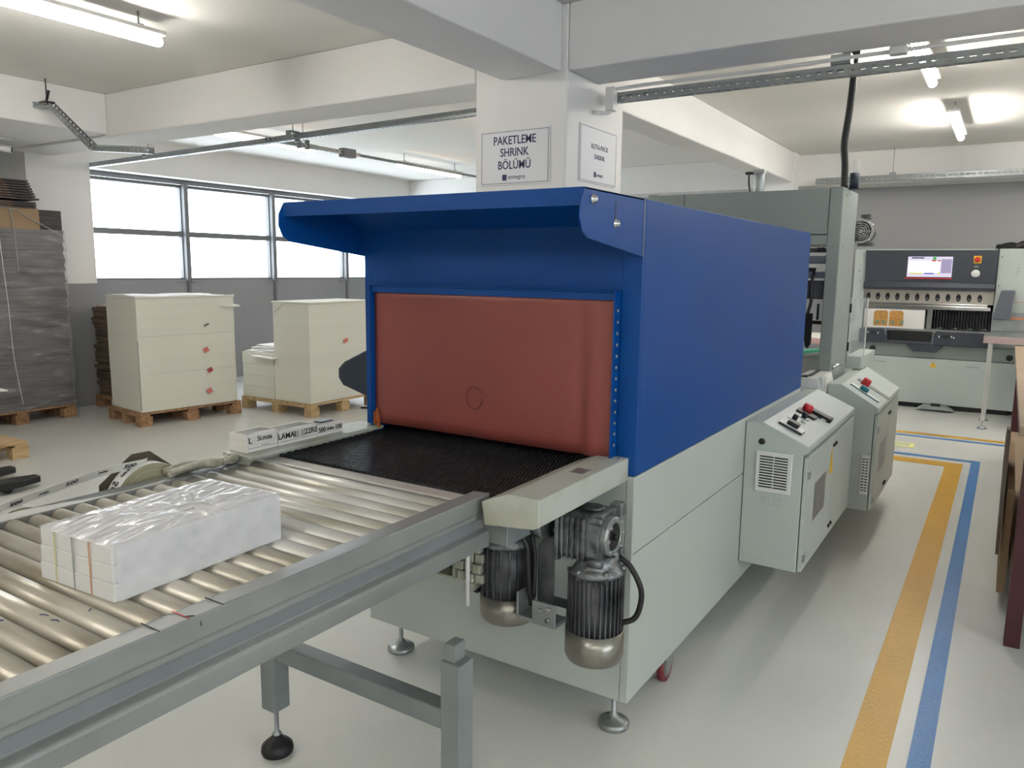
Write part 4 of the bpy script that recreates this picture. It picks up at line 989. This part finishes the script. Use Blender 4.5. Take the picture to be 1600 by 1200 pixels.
for (f, s, sz) in ((.10, '500', .026), (.33, 'Adet', .014), (.55, '500', .024), (.74, 'Adet', .013), (.92, '500', .022)):
    PP = smoothpath([A, Vector((-2.175, 1.19, 1.000)), Vector((-2.175, 1.05, .981)), B_], 20); i = int(f*(len(PP)-2)); p = PP[i]; d = (PP[i+1]-PP[i]).normalized()
    wv = Vector((.028, 0, .030)).normalized(); nn = d.cross(wv).normalized()
    if nn.dot(Vector((0, 0, 1.6))-p) < 0: nn = -nn
    if nn.x < 0: nn = nn
    text(b, s, sz, basis(p + (Vector((1, -1, 1)).normalized()*0), d, wv) @ Matrix.Translation((0, 0, .0012)), .0004, .0004)
    text(b, s, sz, basis(p, -d, wv) @ Matrix.Translation((0, 0, .0012)), .0004, .0004)
obj('printed_text', b, LABT, o)

# ================================================================== PALLETS and stock at the left
def pallet(loc, rz, lx, ly, m, lab, grp='wooden pallets', gap=.02):
    t = thing('wooden_pallet', lab, 'pallet', loc, rz, grp)
    b = NB(); n = 6; wbd = (lx-gap*(n-1))/n
    for i in range(n): box(b, -lx/2+i*(wbd+gap), -lx/2+i*(wbd+gap)+wbd, -ly/2, ly/2, .118, .138)
    for y in (-ly/2+.05, 0, ly/2-.05): box(b, -lx/2, lx/2, y-.05, y+.05, .098, .1175)
    obj('deck', b, m, t, .002, local=True)
    for x in (-lx/2+.05, 0, lx/2-.05):
        for y in (-ly/2+.06, 0, ly/2-.06): obj('block', box(NB(), x-.05, x+.05, y-.065, y+.065, 0, .098), m, t, .003, local=True)
    return t
def stack_mesh(lx, ly, z0, z1, layers, jit=.006, seed=1):
    random.seed(seed); b = NB(); h = (z1-z0)/layers
    for k in range(layers):
        dx_, dy_ = random.uniform(-jit, jit), random.uniform(-jit, jit)
        box(b, -lx/2+dx_, lx/2+dx_, -ly/2+dy_, ly/2+dy_, z0+k*h+.0004, z0+(k+1)*h)
    return b
def place(bm, loc, rz):
    bm.transform(Matrix.Translation(loc) @ Matrix.Rotation(rz, 4, 'Z')); return bm

# 1: tall cream paper stack
r1 = math.radians(-7); c1 = Vector((-7.39, 4.905, 0))
pallet(c1, r1, .70, 1.10, WOOD, 'wooden pallet under the tall cream paper stack with four tabs')
t = thing('paper_stack', 'tall cream paper stack with four coloured tabs on a pallet', 'paper stack', c1, r1)
lx, ly = .66, 1.04
b = stack_mesh(lx, ly, .139, 1.27, 3, .001, 2); obj('paper', b, PAPER, t, .004, local=True)
b = NB(); n = 20; G = []
for i in range(n+1):
    row = []
    for j in range(n+1):
        x = -lx/2-.008+(lx+.016)*i/n; y = -ly/2-.008+(ly+.016)*j/n
        row.append(b.verts.new((x, y, 1.288+.010*math.sin(y*9)*math.cos(x*5)+.004*math.sin(x*23+y*11))))
    G.append(row)
for i in range(n):
    for j in range(n): b.faces.new((G[i][j], G[i+1][j], G[i+1][j+1], G[i][j+1])).smooth = True
bd = [G[i][0] for i in range(n+1)]+[G[n][j] for j in range(1, n+1)]+[G[i][n] for i in range(n-1, -1, -1)]+[G[0][j] for j in range(n-1, 0, -1)]
lo = [b.verts.new((v.co.x, v.co.y, 1.2705)) for v in bd]
for k in range(len(bd)): b.faces.new((bd[k], bd[(k+1) % len(bd)], lo[(k+1) % len(bd)], lo[k]))
obj('top_sheet', b, PAPERW, t, local=True)
for (y, z, mm) in ((.19, .985, GRYT), (.165, .735, PINKT), (.20, .52, REDT), (.185, .30, PINKT)):
    b = NB(); M = Matrix.Translation((lx/2+.004, y, z)) @ Matrix.Rotation(.5, 4, 'X'); box(b, 0, .018, -.028, .028, -.001, .001, 0, M); box(b, .017, .019, -.028, .028, -.04 if mm is not GRYT else -.012, .001, 0, M); obj('paper_tab', b, mm, t, local=True)
b = NB(); box(b, -.06, .06, -.10, .10, -.006, .006, 0, Matrix.Translation((lx/2+.01, ly/2-.06, 1.175)) @ Matrix.Rotation(.08, 4, 'Y')); box(b, -.05, .06, -.07, .07, -.016, -.008, 0, Matrix.Translation((lx/2+.01, ly/2-.05, 1.175))); obj('loose_sheet', b, PAPERW, t, local=True)
b = NB(); box(b, lx/2-.003, lx/2+.0015, -ly/2-.0045, -ly/2+.004, .17, .85); obj('corner_crease', b, MGREY, t, local=True)

# 2: cream stack with the low half
c2 = Vector((-6.70, 6.16, 0)); r2 = math.radians(1)
pallet(c2, r2, 1.10, 1.05, WOODL, 'wooden pallet under the cream paper stack nearer the blue tunnel')
t = thing('paper_stack', 'cream paper stack with one pink tab beside the blue tunnel', 'paper stack', c2, r2)
b = NB(); box(b, -.02, .53, -.50, .50, .139, 1.205); box(b, -.03, .54, -.51, .51, 1.2055, 1.222); obj('tall_paper', b, PAPER, t, .005, local=True)
b = NB(); prism(b, [(.0, 1.10), (.10, 1.16), (.15, 1.205), (-.005, 1.205)], 1, -.512, -.508); obj('folded_flap', b, PAPERW, t, local=True)
b = NB(); M = Matrix.Translation((.534, .02, .80)) @ Matrix.Rotation(.4, 4, 'X'); box(b, 0, .014, -.03, .03, -.035, .001, 0, M); obj('paper_tab', b, PINKT, t, local=True)
t = thing('paper_stack', 'low cream paper layers with loose white sheets left of the taller stack', 'paper stack', c2, r2)
b = NB()
for k in range(4): box(b, -.545+.006*(k % 2), -.03, -.505+.004*(k % 3), .50, .139+k*.125, .2635+k*.125)
obj('paper', b, PAPER, t, .004, local=True)
b = NB()
for k in range(7):
    M = Matrix.Translation((-.30+.02*math.sin(k*3), -.35+.03*k, .642+.009*k)) @ Matrix.Rotation(.25*math.sin(k*2.1), 4, 'Z') @ Matrix.Rotation(.02*math.sin(k), 4, 'X'); box(b, -.22, .22, -.13, .13, 0, .007, 0, M)
obj('loose_sheets', b, PAPERW, t, local=True)
b = NB(); M = Matrix.Translation((-.12, -.53, .60)) @ Matrix.Rotation(.04, 4, 'Y'); box(b, -.18, .17, -.07, .06, 0, .012, 0, M); obj('overhanging_sheet', b, PAPERW, t, local=True)
o = obj('paper_block', box(NB(), -7.02, -6.80, 6.08, 6.5, .725, 1.10), mat('pinkish_paper', '#e0cfc8', .8), None, .004)
tag(o, 'narrow pinkish white paper block standing behind the low paper layers', 'paper block')
b = NB(); box(b, -7.04, -6.78, 6.05, 6.07, .97, .995); tag(obj('yellow_strip', b, mat('pale_yellow_strip', '#d8cf96', .6)), 'pale yellow strip lying across the pinkish paper block', 'strip')
t = thing('floor_bar', 'dark thin bar lying on the floor beside the cream pallet', 'bar', (-5.6, 6.3, 0)); b = NB(); cyl(b, (-6.1, 6.35, .012), (-5.7, 6.60, .012), .01, 8); obj('bar', b, BLACK, t)

# brown board stack behind stack 1
c3 = Vector((-8.22, 5.12, 0))
pallet(c3, 0, .80, .80, WOOD, 'wooden pallet in shadow under the dark brown board pile')
t = thing('board_pile', 'uneven dark brown cardboard pile between wrapped stack and cream stack', 'cardboard pile', c3)
b = stack_mesh(.74, .76, .139, 1.12, 26, .022, 5); obj('boards', b, CARDB, t, local=True)
b = NB(); box(b, -.34, .36, -.36, .36, 1.121, 1.14); obj('top_board', b, CARD, t, local=True)
b = NB(); box(b, .37, .405, -.30, -.27, .55, 1.05); obj('strap', b, STEEL, t, local=True)
b = NB(); box(b, .20, .38, -.41, -.40, .98, 1.02); obj('paper_label', b, PAPERW, t, local=True)

# wrapped dark stack at far left
c4 = Vector((-8.44, 3.76, 0)); lx, ly = .46, 1.02
pallet((-8.44, 3.74, 0), 0, .50, 1.06, WOOD, 'wooden pallet under the tall film wrapped dark stack')
t = thing('wrapped_board_stack', 'tall dark board stack in clear stretch wrap at far left', 'cardboard stack', c4)
b = stack_mesh(lx, ly, .139, 1.93, 44, .009, 9); box(b, -lx/2, lx/2, -ly/2, ly/2, 1.931, 2.125); obj('boards', b, CARDD, t, .003, local=True)
b = NB(); box(b, -lx/2-.01, lx/2+.012, -ly/2-.01, ly/2-.22, 1.93, 2.13); obj('brown_board', b, CARD, t, .002, local=True)
b = NB(); n, m = 40, 30
def film(pa, pb, nr):
    pa = Vector(pa); pb = Vector(pb); nr = Vector(nr); R = []
    for i in range(n+1):
        p = pa.lerp(pb, i/n)
        R.append([b.verts.new((p.x+nr.x*a, p.y+nr.y*a, .142+1.788*j/m)) for j in range(m+1) for a in (.004+.006*math.sin(i*.7+j*.9)+.004*math.sin(j*2.3+i*.2)+.004,)])
    for i in range(n):
        for j in range(m): b.faces.new((R[i][j], R[i+1][j], R[i+1][j+1], R[i][j+1])).smooth = True
film((lx/2+.012, -ly/2, 0), (lx/2+.012, ly/2, 0), (1, 0, 0)); film((-lx/2, ly/2+.012, 0), (lx/2+.012, ly/2+.012, 0), (0, 1, 0)); film((-lx/2, -ly/2-.012, 0), (lx/2+.012, -ly/2-.012, 0), (0, -1, 0))
obj('stretch_wrap', b, WRAP, t, local=True)
b = NB(); tube(b, [(lx/2+.03, -.10, 1.95), (lx/2+.032, -.09, 1.6), (lx/2+.03, -.07, 1.2), (lx/2+.03, -.06, .7), (lx/2+.03, -.01, .2)], .0035, 6); obj('film_edge', b, WHITE, t, local=True)
b = NB(); tube(b, [(lx/2+.02, -.45, 2.14), (lx/2+.022, .0, 2.12), (lx/2+.024, .22, 2.02), (lx/2+.02, .49, 1.88)], .006, 6); tube(b, [(lx/2+.02, .02, 2.13), (lx/2+.022, .04, 1.9), (lx/2+.024, .05, 1.5)], .006, 6); obj('strap', b, mat('grey_strap', '#8f9694', .4), t, local=True)
# dark folded boards on top, each board its own
proto = None
for k in range(11):
    low = k < 3; i = k if low else k-3
    z = 2.133 + i*.022 if low else 2.215 + i*.024
    yy = 3.60 + (.0 if low else .01) - (0 if low else .010*(i)) + (.02 if k == 3 else 0); hl = .415
    if proto is None:
        proto = thing('folded_board', 'lowest dark folded board on top of the wrapped stack', 'cardboard', (-8.44, yy, z), 0, 'dark folded boards on the wrapped stack')
        b = NB(); box(b, -.22, .222, -.40, .44, 0, .018); obj('board', b, CARDD, proto, .002, local=True)
        b = NB(); box(b, .222, .2235, -.40, .22, .002, .007); box(b, .222, .2235, -.40, .22, .011, .015); obj('board_edge', b, EDGEB, proto, local=True)
    else:
        names = ['second', 'third', 'fourth', 'fifth', 'sixth', 'seventh', 'eighth', 'ninth', 'tenth', 'topmost']
        dup(proto, None, (-8.44 + (.006 if k % 2 else 0), yy, z), 0, '%s dark folded board %son top of the wrapped stack' % (names[k-1], 'from the bottom ' if k < 10 else ''), 'dark folded boards on the wrapped stack')

# white stack at the left edge
pallet((-7.18, 2.60, 0), 0, .88, 1.0, WOODL, 'pale wooden pallet at the left edge under white paper')
t = thing('paper_stack', 'white paper stack with overhanging top sheet at the left edge', 'paper stack', (-7.28, 2.52, 0))
b = stack_mesh(.62, .84, .139, .55, 3, .01, 4); obj('paper', b, PAPERW, t, .004, local=True)
b = NB(); M = Matrix.Translation((.05, .06, .585)) @ Matrix.Rotation(-.06, 4, 'X'); box(b, -.35, .36, -.46, .46, -.004, .006, 0, M); box(b, -.33, .34, -.44, .44, .008, .014, 0, M); obj('top_sheet', b, PAPERW, t, local=True)
# pallet truck forks
t = thing('pallet_truck', 'black pallet truck forks reaching in at the left edge', 'pallet truck', (-5.95, 1.9, 0))
for x, yt in ((-5.80, 2.72), (-6.20, 2.74)):
    b = NB(); prism(b, [(x-.075, 1.2), (x+.075, 1.2), (x+.075, yt-.14), (x+.035, yt), (x-.035, yt), (x-.075, yt-.14)], 2, .035, .085); f = obj('fork', b, BLACK, t, .010)
    b = NB(); box(b, x-.03, x+.03, 1.9, yt-.2, .085, .087); obj('fork_slot', b, CARDD, f)
    b = NB(); cyl(b, (x-.03, yt-.22, .035), (x+.03, yt-.22, .035), .035, 16); obj('fork_wheel', b, RUBBER, f)
b = NB(); box(b, -6.30, -5.70, 1.05, 1.25, .06, .40); cyl(b, (-6.0, 1.1, .4), (-6.0, .9, 1.15), .02, 12); obj('pump_unit', b, RED, t, .01)
b = NB(); cyl(b, (-6.06, 1.12, .06), (-5.94, 1.12, .06), .06, 20); obj('steering_wheel', b, RUBBER, t)
b = NB(); tube(b, [(-6.15, .9, 1.15), (-6.0, .88, 1.18), (-5.85, .9, 1.15)], .015, 8); obj('handle', b, BLACK, t)
